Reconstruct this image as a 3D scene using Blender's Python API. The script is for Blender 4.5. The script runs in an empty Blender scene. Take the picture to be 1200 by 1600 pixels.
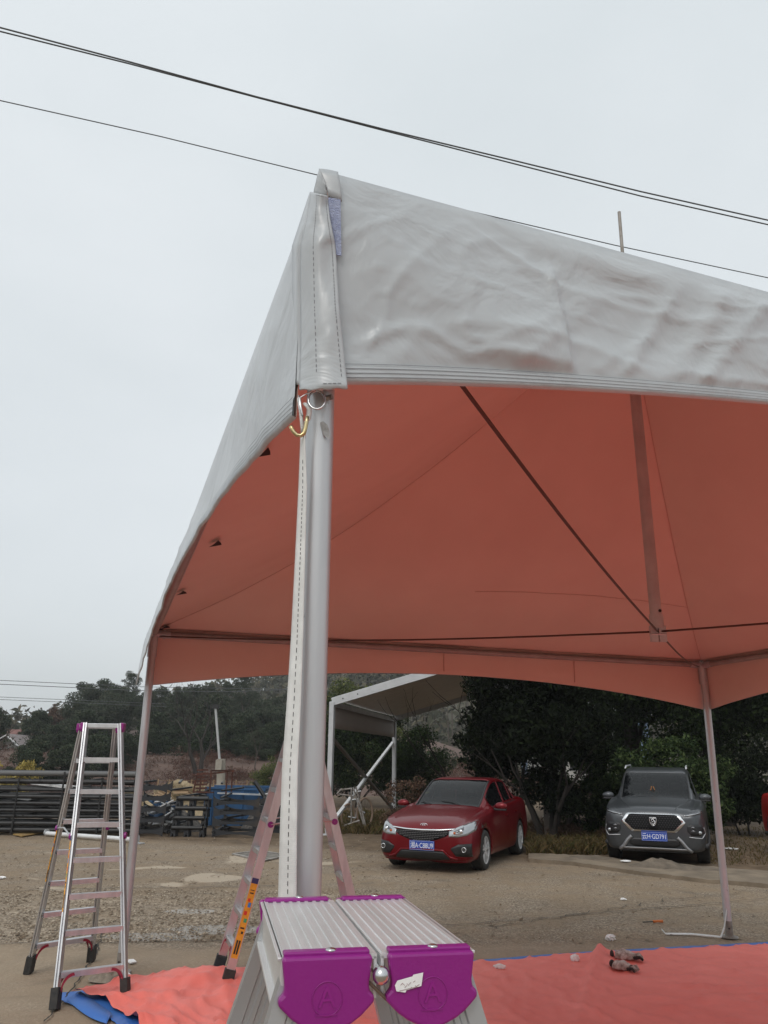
import bpy, bmesh, math, random
import numpy as np
from math import sin, cos, pi, radians, atan, hypot, exp
from mathutils import Vector, Matrix, noise
from mathutils.bvhtree import BVHTree
random.seed(7); rng = np.random.default_rng(7)
SC = bpy.context.scene; COL = SC.collection

# ------------------------------------------------------------------ camera, sky, sun, exposure
H = 1.8; FPX = 1200.0; PIT = atan(385 / 1200); ROL = radians(.65)
_c, _s = cos(PIT), sin(PIT)
FW = Vector((0, _c, _s)); R0 = Vector((1, 0, 0)); U0 = Vector((0, -_s, _c))
RT = R0 * cos(ROL) + U0 * sin(ROL); UP = U0 * cos(ROL) - R0 * sin(ROL)
cam = bpy.data.objects.new('camera', bpy.data.cameras.new('camera')); COL.objects.link(cam)
cam.data.sensor_fit = 'VERTICAL'; cam.data.sensor_height = 36; cam.data.lens = 27
cam.data.clip_start = .05; cam.data.clip_end = 3000
m = Matrix((RT, UP, -FW)).transposed().to_4x4(); m.translation = (0, 0, H); cam.matrix_world = m
SC.camera = cam
SC.view_settings.view_transform = 'Standard'; SC.view_settings.look = 'None'
SC.view_settings.exposure = 0.0; SC.view_settings.gamma = 1; SC.view_settings.use_curve_mapping = False
SUN_EL, SUN_AZ = radians(48), radians(200)
w = bpy.data.worlds.new('World'); SC.world = w; w.use_nodes = True
nt = w.node_tree; nt.nodes.clear()
def wn(t, **k):
    n = nt.nodes.new(t)
    for a, b in k.items(): setattr(n, a, b)
    return n
sky = wn('ShaderNodeTexSky', sky_type='NISHITA', sun_disc=False, sun_elevation=SUN_EL, sun_rotation=SUN_AZ, dust_density=4)
hs = wn('ShaderNodeHueSaturation'); hs.inputs['Saturation'].default_value = .35
nt.links.new(sky.outputs[0], hs.inputs['Color'])
b1 = wn('ShaderNodeBackground'); b1.inputs[1].default_value = .05; nt.links.new(hs.outputs[0], b1.inputs[0])
tc = wn('ShaderNodeTexCoord'); mp = wn('ShaderNodeMapping'); mp.inputs['Scale'].default_value = (1.0, 1.0, 2.2)
nt.links.new(tc.outputs['Generated'], mp.inputs[0])
nz = wn('ShaderNodeTexNoise'); nz.inputs['Scale'].default_value = 1.6; nz.inputs['Detail'].default_value = 5; nz.inputs['Roughness'].default_value = .5
nt.links.new(mp.outputs[0], nz.inputs[0])
cr = wn('ShaderNodeValToRGB'); cr.color_ramp.elements[0].position = .3; cr.color_ramp.elements[1].position = .72
cr.color_ramp.elements[0].color = (.60, .65, .668, 1); cr.color_ramp.elements[1].color = (.71, .75, .768, 1)
nt.links.new(nz.outputs[0], cr.inputs[0])
sx = wn('ShaderNodeSeparateXYZ'); nt.links.new(tc.outputs['Generated'], sx.inputs[0])
mr = wn('ShaderNodeMapRange'); mr.inputs[1].default_value = .0; mr.inputs[2].default_value = .8; mr.inputs[3].default_value = .90; mr.inputs[4].default_value = 1.13
nt.links.new(sx.outputs[2], mr.inputs[0])
vm = wn('ShaderNodeVectorMath', operation='SCALE'); nt.links.new(cr.outputs[0], vm.inputs[0]); nt.links.new(mr.outputs[0], vm.inputs['Scale'])
b2 = wn('ShaderNodeBackground'); b2.inputs[1].default_value = .92; nt.links.new(vm.outputs[0], b2.inputs[0])
ad = wn('ShaderNodeAddShader'); nt.links.new(b1.outputs[0], ad.inputs[0]); nt.links.new(b2.outputs[0], ad.inputs[1])
wo = wn('ShaderNodeOutputWorld'); nt.links.new(ad.outputs[0], wo.inputs[0])
sl = bpy.data.lights.new('sun', 'SUN'); sl.energy = .7; sl.angle = radians(25); sl.color = (1, .97, .93)
so = bpy.data.objects.new('sun', sl); COL.objects.link(so)
_d = Vector((sin(SUN_AZ) * cos(SUN_EL), cos(SUN_AZ) * cos(SUN_EL), sin(SUN_EL)))
so.rotation_euler = _d.to_track_quat('Z', 'Y').to_euler()
SC.cycles.max_bounces = 8; SC.cycles.diffuse_bounces = 4; SC.cycles.transparent_max_bounces = 12
SC.cycles.use_denoising = True

# a line of sight through a pixel of the photograph, met with a plane in the world: used to survey real positions
def ray(px, py): return FW + RT * ((px - 600) / FPX) + UP * (-(py - 800) / FPX)
def atz(px, py, z):
    d = ray(px, py); t = (z - H) / d.z; return Vector((d.x * t, d.y * t, z))
def G(px, py): return atz(px, py, 0)
def aty(px, py, y):
    d = ray(px, py); t = y / d.y; return Vector((d.x * t, y, H + d.z * t))

# ------------------------------------------------------------------ materials
MATS = {}
def mat(name, col, rough=.6, metal=0, col2=None, scale=8, bump=0, bscale=60, detail=6, spec=.5, coat=0, trans=0, lo=.35, hi=.65, stretch=None, coords='Object', sheen=0):
    if name in MATS: return MATS[name]
    m = bpy.data.materials.new(name); m.use_nodes = True; t = m.node_tree; p = t.nodes['Principled BSDF']
    p.inputs['Base Color'].default_value = (*col, 1); p.inputs['Roughness'].default_value = rough; p.inputs['Metallic'].default_value = metal
    p.inputs['Specular IOR Level'].default_value = spec; p.inputs['Coat Weight'].default_value = coat; p.inputs['Coat Roughness'].default_value = .05
    c = t.nodes.new('ShaderNodeTexCoord'); src = c.outputs[coords]
    if stretch:
        mpn = t.nodes.new('ShaderNodeMapping'); mpn.inputs['Scale'].default_value = stretch; t.links.new(src, mpn.inputs[0]); src = mpn.outputs[0]
    if col2:
        n = t.nodes.new('ShaderNodeTexNoise'); n.inputs['Scale'].default_value = scale; n.inputs['Detail'].default_value = detail; n.inputs['Roughness'].default_value = .6
        t.links.new(src, n.inputs[0]); r = t.nodes.new('ShaderNodeValToRGB')
        r.color_ramp.elements[0].position = lo; r.color_ramp.elements[1].position = hi
        r.color_ramp.elements[0].color = (*col, 1); r.color_ramp.elements[1].color = (*col2, 1)
        t.links.new(n.outputs[0], r.inputs[0]); t.links.new(r.outputs[0], p.inputs['Base Color'])
        q = t.nodes.new('ShaderNodeMapRange'); q.inputs[3].default_value = max(.02, rough - .08); q.inputs[4].default_value = min(1, rough + .1)
        t.links.new(n.outputs[0], q.inputs[0]); t.links.new(q.outputs[0], p.inputs['Roughness'])
    if bump:
        n2 = t.nodes.new('ShaderNodeTexNoise'); n2.inputs['Scale'].default_value = bscale; n2.inputs['Detail'].default_value = 5
        t.links.new(src, n2.inputs[0]); b = t.nodes.new('ShaderNodeBump'); b.inputs['Strength'].default_value = bump; b.inputs['Distance'].default_value = .01
        t.links.new(n2.outputs[0], b.inputs['Height']); t.links.new(b.outputs[0], p.inputs['Normal'])
    if trans:
        tr = t.nodes.new('ShaderNodeBsdfTranslucent'); tr.inputs[0].default_value = (*col, 1); mx = t.nodes.new('ShaderNodeMixShader'); mx.inputs[0].default_value = trans
        t.links.new(p.outputs[0], mx.inputs[1]); t.links.new(tr.outputs[0], mx.inputs[2]); t.links.new(mx.outputs[0], t.nodes['Material Output'].inputs[0])
    MATS[name] = m; return m
def leafmat(name, a, b, c3, trans=.25, rough=.55):
    m = bpy.data.materials.new(name); m.use_nodes = True; t = m.node_tree; p = t.nodes['Principled BSDF']
    g = t.nodes.new('ShaderNodeNewGeometry'); r = t.nodes.new('ShaderNodeValToRGB'); r.color_ramp.interpolation = 'LINEAR'
    r.color_ramp.elements[0].color = (*a, 1); r.color_ramp.elements[1].color = (*c3, 1); e = r.color_ramp.elements.new(.55); e.color = (*b, 1)
    t.links.new(g.outputs['Random Per Island'], r.inputs[0]); t.links.new(r.outputs[0], p.inputs['Base Color']); p.inputs['Roughness'].default_value = rough; p.inputs['Specular IOR Level'].default_value = .04
    tr = t.nodes.new('ShaderNodeBsdfTranslucent'); t.links.new(r.outputs[0], tr.inputs[0]); mx = t.nodes.new('ShaderNodeMixShader'); mx.inputs[0].default_value = trans
    t.links.new(p.outputs[0], mx.inputs[1]); t.links.new(tr.outputs[0], mx.inputs[2]); t.links.new(mx.outputs[0], t.nodes['Material Output'].inputs[0])
    MATS[name] = m; return m
def glassmat(name, tint=.25, col=(.02, .022, .025)):
    m = bpy.data.materials.new(name); m.use_nodes = True; t = m.node_tree; p = t.nodes['Principled BSDF']
    p.inputs['Base Color'].default_value = (*col, 1); p.inputs['Roughness'].default_value = .03; p.inputs['Specular IOR Level'].default_value = .4
    tr = t.nodes.new('ShaderNodeBsdfTransparent'); tr.inputs[0].default_value = (.42, .44, .44, 1); mx = t.nodes.new('ShaderNodeMixShader'); mx.inputs[0].default_value = 1 - tint
    t.links.new(p.outputs[0], mx.inputs[1]); t.links.new(tr.outputs[0], mx.inputs[2]); t.links.new(mx.outputs[0], t.nodes['Material Output'].inputs[0])
    MATS[name] = m; return m

ALU = mat('aluminium', (.62, .62, .63), .36, .85, (.5, .5, .51), 14, .12, 200, stretch=(1, 1, .15))
ALU_B = mat('brushed_platform_aluminium', (.74, .74, .735), .36, .45, (.62, .62, .61), 9, .15, 240, stretch=(6, .4, 1))
GALV = mat('galvanised_steel', (.46, .475, .49), .42, .55, (.60, .61, .62), 3.5, .1, 90)
PURPLE = mat('purple_plastic', (.26, .010, .205), .32, 0, (.23, .009, .18), 3, .05, 260, spec=.5)
REDPL = mat('dark_red_plastic', (.25, .005, .03), .4)
RUBBER = mat('black_rubber', (.018, .018, .018), .75, 0, (.04, .038, .035), 30)
BLACK = mat('black_plastic', (.012, .012, .013), .45)
def clothmat():
    m = mat('grey_white_pvc_cloth', (.445, .468, .482), .30, 0, (.40, .42, .435), 1.7, 0, spec=.6)
    t = m.node_tree; p = t.nodes['Principled BSDF']
    c = t.nodes['Texture Coordinate'] if 'Texture Coordinate' in t.nodes else t.nodes.new('ShaderNodeTexCoord')
    n = t.nodes.new('ShaderNodeTexNoise'); n.inputs['Scale'].default_value = 5; n.inputs['Detail'].default_value = 4; n.inputs['Distortion'].default_value = .7
    n2 = t.nodes.new('ShaderNodeTexNoise'); n2.inputs['Scale'].default_value = 420; n2.inputs['Detail'].default_value = 2
    t.links.new(c.outputs['Object'], n.inputs[0]); t.links.new(c.outputs['Object'], n2.inputs[0])
    b = t.nodes.new('ShaderNodeBump'); b.inputs['Strength'].default_value = .55; b.inputs['Distance'].default_value = .03
    b2 = t.nodes.new('ShaderNodeBump'); b2.inputs['Strength'].default_value = .06; b2.inputs['Distance'].default_value = .002
    t.links.new(n.outputs[0], b.inputs['Height']); t.links.new(n2.outputs[0], b2.inputs['Height']); t.links.new(b.outputs[0], b2.inputs['Normal']); t.links.new(b2.outputs[0], p.inputs['Normal'])
    return m
CLOTH = clothmat()
LINING = mat('bounce_tinted_lining', (.73, .525, .455), .45, 0, (.68, .48, .415), 1.1, .3, 5, spec=.4)  # underside of the pale cover, red tarpaulin bounce tinted into its colour
STITCH = mat('grey_stitching', (.16, .16, .17), .8)
VELCRO = mat('blue_grey_velcro', (.34, .38, .56), .95, 0, (.46, .50, .66), 90, .8, 400)
WEB = mat('white_webbing', (.74, .74, .72), .8, 0, (.64, .64, .62), 60, .5, 300)
ZINC = mat('yellow_zinc_steel', (.62, .47, .20), .28, 1, (.5, .42, .25), 30)
STEEL = mat('bright_steel', (.55, .55, .55), .22, 1)
RUST = mat('rusty_steel', (.11, .035, .02), .85, .1, (.05, .025, .02), 12, .4, 60)
DSTEEL = mat('black_painted_steel', (.007, .007, .008), .42, .1, (.02, .019, .019), 6, .2, 40)
DSTEEL2 = mat('dull_black_steel_plate', (.016, .017, .020), .6, 0, (.045, .032, .022), 3, .2, 30, lo=.5, hi=.75)
WIRE = mat('power_cable', (.075, .08, .085), .6)
BARK = mat('bark', (.055, .042, .033), .9, 0, (.10, .08, .065), 14, .8, 40, stretch=(1, 1, .2))
BARKD = mat('dark_bark', (.014, .011, .009), .9, 0, (.035, .027, .022), 14, .8, 40, stretch=(1, 1, .2))
WHITEP = mat('white_paint', (.72, .73, .73), .45, 0, (.6, .6, .6), 5, .1)
BLUEP = mat('blue_paint', (.015, .085, .21), .5, 0, (.02, .06, .13), 4, .2)
CONC = mat('pale_concrete', (.36, .33, .28), .9, 0, (.27, .245, .205), 4, .5, 60)
WOOD = mat('weathered_plywood', (.38, .24, .07), .8, 0, (.25, .16, .07), 3, .3, 30)
STRAW = mat('straw', (.38, .30, .19), .9, 0, (.27, .21, .13), 20, 1, 50)
PAPER = mat('white_paper', (.86, .86, .85), .8, 0, (.68, .67, .66), 25)
CARD = mat('brown_board', (.28, .19, .11), .85)
YEL = mat('yellow_label', (.75, .36, .03), .5, 0, (.62, .28, .02), 40)
NAVY = mat('navy_label', (.03, .03, .12), .5)
L_GRASS = leafmat('dry_grass', (.17, .12, .06), (.12, .09, .04), (.08, .08, .03))
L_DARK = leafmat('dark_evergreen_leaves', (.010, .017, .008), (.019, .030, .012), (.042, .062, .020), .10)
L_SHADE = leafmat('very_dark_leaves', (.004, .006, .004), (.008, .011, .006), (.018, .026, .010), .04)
L_GREEN = leafmat('hedge_leaves', (.018, .032, .013), (.034, .054, .020), (.085, .115, .042), .15)
L_PINE = leafmat('haze_paled_needles', (.040, .055, .038), (.062, .080, .052), (.105, .105, .07), .1)  # needle greens lightened, distance haze painted into the colour
L_FAR = leafmat('haze_paled_leaves', (.028, .042, .026), (.045, .062, .036), (.085, .09, .055), .1)  # paler copy of the dark evergreen, distance haze put into its colour
L_OLIVE = leafmat('olive_leaves', (.06, .075, .03), (.10, .12, .045), (.16, .16, .06), .2)
L_YEL = leafmat('yellowing_leaves', (.15, .12, .03), (.34, .27, .07), (.48, .38, .15), .2)
L_BRN = leafmat('withered_leaves', (.075, .045, .035), (.12, .075, .055), (.18, .12, .08), .2)
L_RED = leafmat('reddish_scrub', (.085, .040, .032), (.12, .062, .048), (.09, .07, .045), .2)

# ------------------------------------------------------------------ mesh helpers
def basis(d, hint=Vector((0, 0, 1))):
    d = d.normalized()
    if abs(d.dot(hint)) > .98: hint = Vector((1, 0, 0))
    x = hint.cross(d).normalized(); return x, d.cross(x).normalized(), d
class MB:
    def __init__(s): s.v = []; s.f = []; s.mi = []
    def add(s, vs, fs, mi=0):
        o = len(s.v); s.v += [tuple(v) for v in vs]; s.f += [tuple(i + o for i in f) for f in fs]; s.mi += [mi] * len(fs)
    def box(s, c, size, M=None, mi=0):
        hx, hy, hz = size[0] / 2, size[1] / 2, size[2] / 2; c = Vector(c)
        vs = [Vector((x, y, z)) for x in (-hx, hx) for y in (-hy, hy) for z in (-hz, hz)]
        if M is not None: vs = [M @ v for v in vs]
        s.add([v + c for v in vs], [(0, 1, 3, 2), (4, 6, 7, 5), (0, 4, 5, 1), (2, 3, 7, 6), (0, 2, 6, 4), (1, 5, 7, 3)], mi)
    def tube(s, pts, r, n=8, cap=True, mi=0, close=False):
        pts = [Vector(p) for p in pts]; rr = r if isinstance(r, (list, tuple)) else [r] * len(pts); k = len(pts); vs = []
        d = (pts[1] - pts[0]); x, y, _ = basis(d)
        for i, p in enumerate(pts):
            if close: t = (pts[(i + 1) % k] - pts[i - 1])
            else: t = (pts[min(i + 1, k - 1)] - pts[max(i - 1, 0)])
            t = t.normalized() if t.length > 1e-9 else Vector((0, 0, 1))
            x = (x - t * x.dot(t)); x = x.normalized() if x.length > 1e-6 else basis(t)[0]; y = t.cross(x)
            vs += [p + (x * cos(2 * pi * j / n) + y * sin(2 * pi * j / n)) * rr[i] for j in range(n)]
        fs = []
        for i in range(k if close else k - 1):
            a, b = i * n, ((i + 1) % k) * n
            fs += [(a + j, a + (j + 1) % n, b + (j + 1) % n, b + j) for j in range(n)]
        if cap and not close: fs += [tuple(range(n))[::-1], tuple(range((k - 1) * n, k * n))]
        s.add(vs, fs, mi)
    def beam(s, a, b, wx, wy, hint=Vector((0, 0, 1)), mi=0):   # rectangular bar; wx across (hint x dir), wy along hint side
        a, b = Vector(a), Vector(b); x, y, d = basis(b - a, hint)
        vs = [p + x * (sx * wx / 2) + y * (sy * wy / 2) for p in (a, b) for sx, sy in ((-1, -1), (1, -1), (1, 1), (-1, 1))]
        s.add(vs, [(3, 2, 1, 0), (4, 5, 6, 7), (0, 1, 5, 4), (1, 2, 6, 5), (2, 3, 7, 6), (3, 0, 4, 7)], mi)
    def profile(s, prof, a, b, x, y, mi=0):                    # closed 2D outline swept from a to b
        a, b = Vector(a), Vector(b); n = len(prof)
        vs = [p + x * q[0] + y * q[1] for p in (a, b) for q in prof]
        s.add(vs, [(i, (i + 1) % n, n + (i + 1) % n, n + i) for i in range(n)] + [tuple(range(n))[::-1], tuple(range(n, 2 * n))], mi)
    def grid(s, P, mi=0, closeu=False):
        nu, nv = len(P), len(P[0]); vs = [p for row in P for p in row]; fs = []
        for i in range(nu - (0 if closeu else 1)):
            for j in range(nv - 1):
                a = i * nv + j; b = ((i + 1) % nu) * nv + j; fs.append((a, b, b + 1, a + 1))
        s.add(vs, fs, mi)
    def lathe(s, prof, c, axis, n=24, mi=0):                   # prof: (radius, along)
        x, y, d = basis(Vector(axis)); c = Vector(c)
        P = [[c + d * h + (x * cos(2 * pi * i / n) + y * sin(2 * pi * i / n)) * r for (r, h) in prof] for i in range(n)]
        s.grid(P, mi, True)
    def ball(s, c, r, n=8, mi=0, sc=(1, 1, 1)):
        P = [[Vector(c) + Vector((sc[0] * r * sin(pi * j / n) * cos(2 * pi * i / (2 * n)), sc[1] * r * sin(pi * j / n) * sin(2 * pi * i / (2 * n)), sc[2] * r * cos(pi * j / n))) for j in range(n + 1)] for i in range(2 * n)]
        s.grid(P, mi, True)
    def build(s, name, mats, parent=None, smooth=False, bevel=0, weld=False, solid=0, solmat=0, subs=0):
        me = bpy.data.meshes.new(name); me.from_pydata(s.v, [], s.f); me.update()
        ms = mats if isinstance(mats, (list, tuple)) else [mats]
        for x in ms: me.materials.append(x)
        if len(ms) > 1: me.polygons.foreach_set('material_index', s.mi)
        bm = bmesh.new(); bm.from_mesh(me)
        if weld: bmesh.ops.remove_doubles(bm, verts=bm.verts, dist=1e-5)
        bmesh.ops.recalc_face_normals(bm, faces=bm.faces)
        bm.to_mesh(me); bm.free()
        if smooth:
            me.polygons.foreach_set('use_smooth', [True] * len(me.polygons))
            if smooth != 'all':
                bm = bmesh.new(); bm.from_mesh(me)
                for e in bm.edges:
                    if len(e.link_faces) == 2 and e.calc_face_angle(0) > .7: e.smooth = False
                bm.to_mesh(me); bm.free()
        o = bpy.data.objects.new(name, me); COL.objects.link(o)
        if parent:
            o.parent = parent; o.matrix_parent_inverse = Matrix.Identity(4)
            # geometry is written in the parent's own frame
        if bevel:
            b = o.modifiers.new('b', 'BEVEL'); b.width = bevel; b.segments = 2; b.limit_method = 'ANGLE'; b.angle_limit = radians(40)
        if solid:
            q = o.modifiers.new('s', 'SOLIDIFY'); q.thickness = solid; q.offset = 0; q.material_offset = solmat; q.material_offset_rim = 0
        if subs:
            q = o.modifiers.new('u', 'SUBSURF'); q.levels = subs; q.render_levels = subs
        return o
def tag(o, label, cat, group=None, kind=None):
    if label: o['label'] = label
    if cat: o['category'] = cat
    if group: o['group'] = group
    if kind: o['kind'] = kind
    return o
def thing(name, label, cat, loc=(0, 0, 0), rz=0, group=None):
    o = bpy.data.objects.new(name, None); COL.objects.link(o); o.location = loc; o.rotation_euler = (0, 0, rz); o.empty_display_size = .1
    return tag(o, label, cat, group)
def struct(o): o['kind'] = 'structure'; return o
def copy_tree(o, parent=None):
    c = o.copy(); COL.objects.link(c)
    if parent: c.parent = parent
    for ch in list(o.children): copy_tree(ch, c)
    return c
def npmesh(name, V, Fq, mats, parent=None, smooth=False):
    me = bpy.data.meshes.new(name); n = len(V); k = Fq.shape[1]; nf = len(Fq)
    me.vertices.add(n); me.vertices.foreach_set('co', V.astype(np.float32).ravel())
    me.loops.add(nf * k); me.loops.foreach_set('vertex_index', Fq.astype(np.int32).ravel())
    me.polygons.add(nf); me.polygons.foreach_set('loop_start', np.arange(0, nf * k, k, dtype=np.int32)); me.polygons.foreach_set('loop_total', np.full(nf, k, dtype=np.int32))
    me.update(calc_edges=True); me.materials.append(mats)
    if smooth: me.polygons.foreach_set('use_smooth', [True] * nf)
    o = bpy.data.objects.new(name, me); COL.objects.link(o)
    if parent: o.parent = parent
    return o
def text(body, size, name, m, parent, loc, rot, depth=.001, align='CENTER'):
    c = bpy.data.curves.new(name, 'FONT'); c.body = body; c.size = size; c.extrude = depth; c.align_x = align; c.align_y = 'CENTER'; c.materials.append(m)
    o = bpy.data.objects.new(name, c); COL.objects.link(o); o.parent = parent; o.matrix_local = Matrix.Translation(loc) @ rot
    return o
def frame_rot(x, y):   # text lying in the plane spanned by x (reading direction) and y (up)
    x = Vector(x).normalized(); y = Vector(y); y = (y - x * y.dot(x)).normalized(); z = x.cross(y)
    return Matrix((x, y, z)).transposed().to_4x4()
def fbm(x, y, z=0, o=4): return noise.fractal(Vector((x, y, z)), 1.0, 2.0, o)

# ------------------------------------------------------------------ ground
def ground():
    m = bpy.data.materials.new('yard_ground'); m.use_nodes = True; t = m.node_tree; p = t.nodes['Principled BSDF']; L = t.links
    def N(ty, **k):
        n = t.nodes.new(ty)
        for a, b in k.items(): setattr(n, a, b)
        return n
    def noisef(scale, det=6, rough=.6, src=None, dist=0):
        n = N('ShaderNodeTexNoise'); n.inputs['Scale'].default_value = scale; n.inputs['Detail'].default_value = det; n.inputs['Roughness'].default_value = rough; n.inputs['Distortion'].default_value = dist
        L.new(src or pos, n.inputs[0]); return n.outputs[0]
    def ramp(v, a, b, ca=(0, 0, 0), cb=(1, 1, 1)):
        r = N('ShaderNodeValToRGB'); r.color_ramp.elements[0].position = a; r.color_ramp.elements[1].position = b
        r.color_ramp.elements[0].color = (*ca, 1); r.color_ramp.elements[1].color = (*cb, 1); L.new(v, r.inputs[0]); return r.outputs[0]
    def mix(f, a, b):
        x = N('ShaderNodeMix', data_type='RGBA')
        if isinstance(f, float): x.inputs[0].default_value = f
        else: L.new(f, x.inputs[0])
        for i, q in ((6, a), (7, b)):
            if isinstance(q, tuple): x.inputs[i].default_value = (*q, 1)
            else: L.new(q, x.inputs[i])
        return x.outputs[2]
    def math(op, a, b=None, clamp=False):
        x = N('ShaderNodeMath', operation=op); x.use_clamp = clamp
        for i, q in ((0, a), (1, b)):
            if q is None: continue
            if isinstance(q, (int, float)): x.inputs[i].default_value = q
            else: L.new(q, x.inputs[i])
        return x.outputs[0]
    tcn = N('ShaderNodeTexCoord'); pos = tcn.outputs['Object']
    sep = N('ShaderNodeSeparateXYZ'); L.new(pos, sep.inputs[0]); X, Yc = sep.outputs[0], sep.outputs[1]
    base = ramp(noisef(.35, 8, .65), .32, .68, (.185, .132, .082), (.28, .207, .134))
    base = mix(math('MULTIPLY', ramp(noisef(2.6, 8, .7, dist=.5), .42, .62), .45), base, (.17, .13, .095))
    # fine grit
    vor = N('ShaderNodeTexVoronoi'); vor.inputs['Scale'].default_value = 26; L.new(pos, vor.inputs[0])
    vor2 = N('ShaderNodeTexVoronoi'); vor2.inputs['Scale'].default_value = 62; L.new(pos, vor2.inputs[0])
    grit = mix(ramp(vor.outputs['Color'], .35, .75), (.15, .115, .082), (.48, .395, .30))
    grit2 = mix(ramp(vor2.outputs['Color'], .45, .85), (.13, .105, .08), (.56, .48, .38))
    # exposed-stone band running across the yard
    wob = math('MULTIPLY', math('SUBTRACT', noisef(.9, 4), .5), .9)
    yb = math('ADD', math('SUBTRACT', Yc, math('MULTIPLY', X, .06)), wob)
    band = math('MULTIPLY', ramp(math('DIVIDE', yb, 20), .425, .45), math('SUBTRACT', 1.0, ramp(math('DIVIDE', yb, 20), .53, .60)))
    band = math('MULTIPLY', band, math('SUBTRACT', 1.0, math('MULTIPLY', ramp(math('ADD', math('DIVIDE', X, 20), .5), .47, .55), .75)))
    worn = math('MULTIPLY', band, ramp(noisef(.8, 6), .33, .55), True)
    c = mix(math('MULTIPLY', worn, .75), base, grit)
    spk = math('MULTIPLY', ramp(noisef(1.3, 6), .42, .6), .30)
    c = mix(math('ADD', spk, .14), c, grit2)
    # pale worn skim patches, only beyond the exposed band
    pale = math('MULTIPLY', ramp(noisef(.62, 5, .5, dist=.4), .565, .60), ramp(math('DIVIDE', Yc, 20), .52, .56))
    pale = math('MULTIPLY', pale, math('SUBTRACT', 1.0, ramp(math('DIVIDE', Yc, 20), .80, .86)))
    pale = math('MULTIPLY', pale, math('SUBTRACT', 1.0, ramp(math('ADD', math('DIVIDE', X, 20), .5), .46, .49)))
    c = mix(math('MULTIPLY', pale, .8), c, (.43, .355, .27))
    # soil and leaf litter beyond the slab on the right, scrub soil far off
    lit = math('MULTIPLY', ramp(math('DIVIDE', math('ADD', math('ADD', Yc, math('MULTIPLY', X, .36)), math('MULTIPLY', wob, .7)), 30), .545, .575), 1.0)
    soil = mix(ramp(noisef(3, 8, .7), .35, .65), (.085, .058, .036), (.19, .135, .085))
    c = mix(lit, c, soil)
    # damp smooth concrete nearest the tent
    near = math('SUBTRACT', 1.0, ramp(math('DIVIDE', yb, 20), .425, .44))
    c = mix(math('MULTIPLY', near, .62), c, mix(ramp(noisef(1.1, 8, .62), .3, .7), (.29, .225, .158), (.39, .31, .225)))
    # long dark stains
    st = ramp(noisef(.9, 5, .55, dist=1.2), .60, .68)
    c = mix(math('MULTIPLY', st, .28), c, (.10, .085, .068))
    # wet patch of milky water behind the tall stepladder
    def blob(cx, cy, rx, ry):
        a = math('POWER', math('DIVIDE', math('SUBTRACT', X, cx), rx), 2.0); b = math('POWER', math('DIVIDE', math('SUBTRACT', Yc, cy), ry), 2.0)
        return math('SUBTRACT', 1.0, math('SQRT', math('ADD', a, b)), True)
    wet = None
    for q in ((-2.35, 9.0, .75, .30), (-1.75, 9.4, .8, .35), (-2.3, 10.4, .45, .22)):
        v = blob(*q); wet = v if wet is None else math('MAXIMUM', wet, v)
    wn2 = ramp(math('ADD', math('MULTIPLY', wet, 1.0), math('MULTIPLY', noisef(9, 5, .7), .55)), .52, .66)
    wn2 = math('MULTIPLY', wn2, ramp(wet, .02, .1))
    c = mix(math('MULTIPLY', wn2, .34), c, (.46, .45, .43))
    L.new(c, p.inputs['Base Color'])
    rgh = math('SUBTRACT', .92, math('MULTIPLY', wn2, .6)); L.new(rgh, p.inputs['Roughness']); p.inputs['Specular IOR Level'].default_value = .3
    hgt = math('ADD', math('MULTIPLY', vor.outputs['Distance'], math('MULTIPLY', worn, .4)), math('ADD', math('MULTIPLY', noisef(38, 5, .7), .5), math('MULTIPLY', noisef(5, 5), 1.1)))
    b = N('ShaderNodeBump'); b.inputs['Strength'].default_value = .75; b.inputs['Distance'].default_value = .025; L.new(hgt, b.inputs['Height']); L.new(b.outputs[0], p.inputs['Normal'])
    g = MB()
    xs = [-420, -200, -90, -50, -30] + [-20 + i * .5 for i in range(81)] + [30, 50, 90, 200, 420]
    ys = [-420, -100, -30, -10] + [-2 + i * .5 for i in range(53)] + [30, 40, 60, 90, 150, 250, 420]
    P = []
    for x in xs:
        row = []
        for y in ys:
            z = .012 * fbm(x * .4, y * .4) if abs(x) < 19 and 0 < y < 23 else 0
            row.append((x, y, z))
        P.append(row)
    g.grid(P); struct(g.build('ground', m, smooth=True))
ground()

# slab cracks: shallow dark channels laid along the joints
def ribbon(pts, wd, name, m, z=.016, jit=.02, parent=None, n=20):
    mb = MB(); P = []
    L_ = []
    for a, b in zip(pts[:-1], pts[1:]):
        for i in range(n): L_.append(Vector(a).lerp(Vector(b), i / n))
    L_.append(Vector(pts[-1])); k = len(L_)
    for i, p in enumerate(L_):
        t = (L_[min(i + 1, k - 1)] - L_[max(i - 1, 0)]).normalized(); nrm = Vector((-t.y, t.x, 0))
        o = nrm * (jit * fbm(p.x * 6, p.y * 6)); ww = wd * (.6 + .8 * random.random()) / 2
        P.append([(p + o + nrm * ww) + Vector((0, 0, z)), (p + o - nrm * ww) + Vector((0, 0, z))])
    mb.grid(P); return mb.build(name, m, parent)
CRK = mat('crack_filler', (.022, .02, .017), .95, 0, (.06, .05, .04), 20, .5, 80)
struct(ribbon([G(70, 1600), G(92, 1572), G(128, 1527), G(150, 1492), G(156, 1474), G(160, 1455)], .014, 'slab_joint', CRK))
struct(ribbon([G(0, 1476), G(160, 1475), G(400, 1471), G(800, 1440), G(1200, 1405)], .014, 'slab_joint', CRK, jit=.07))
struct(ribbon([G(760, 1452), G(900, 1430), G(1060, 1405), G(1200, 1392)], .012, 'slab_joint', CRK, jit=.12))
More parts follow.
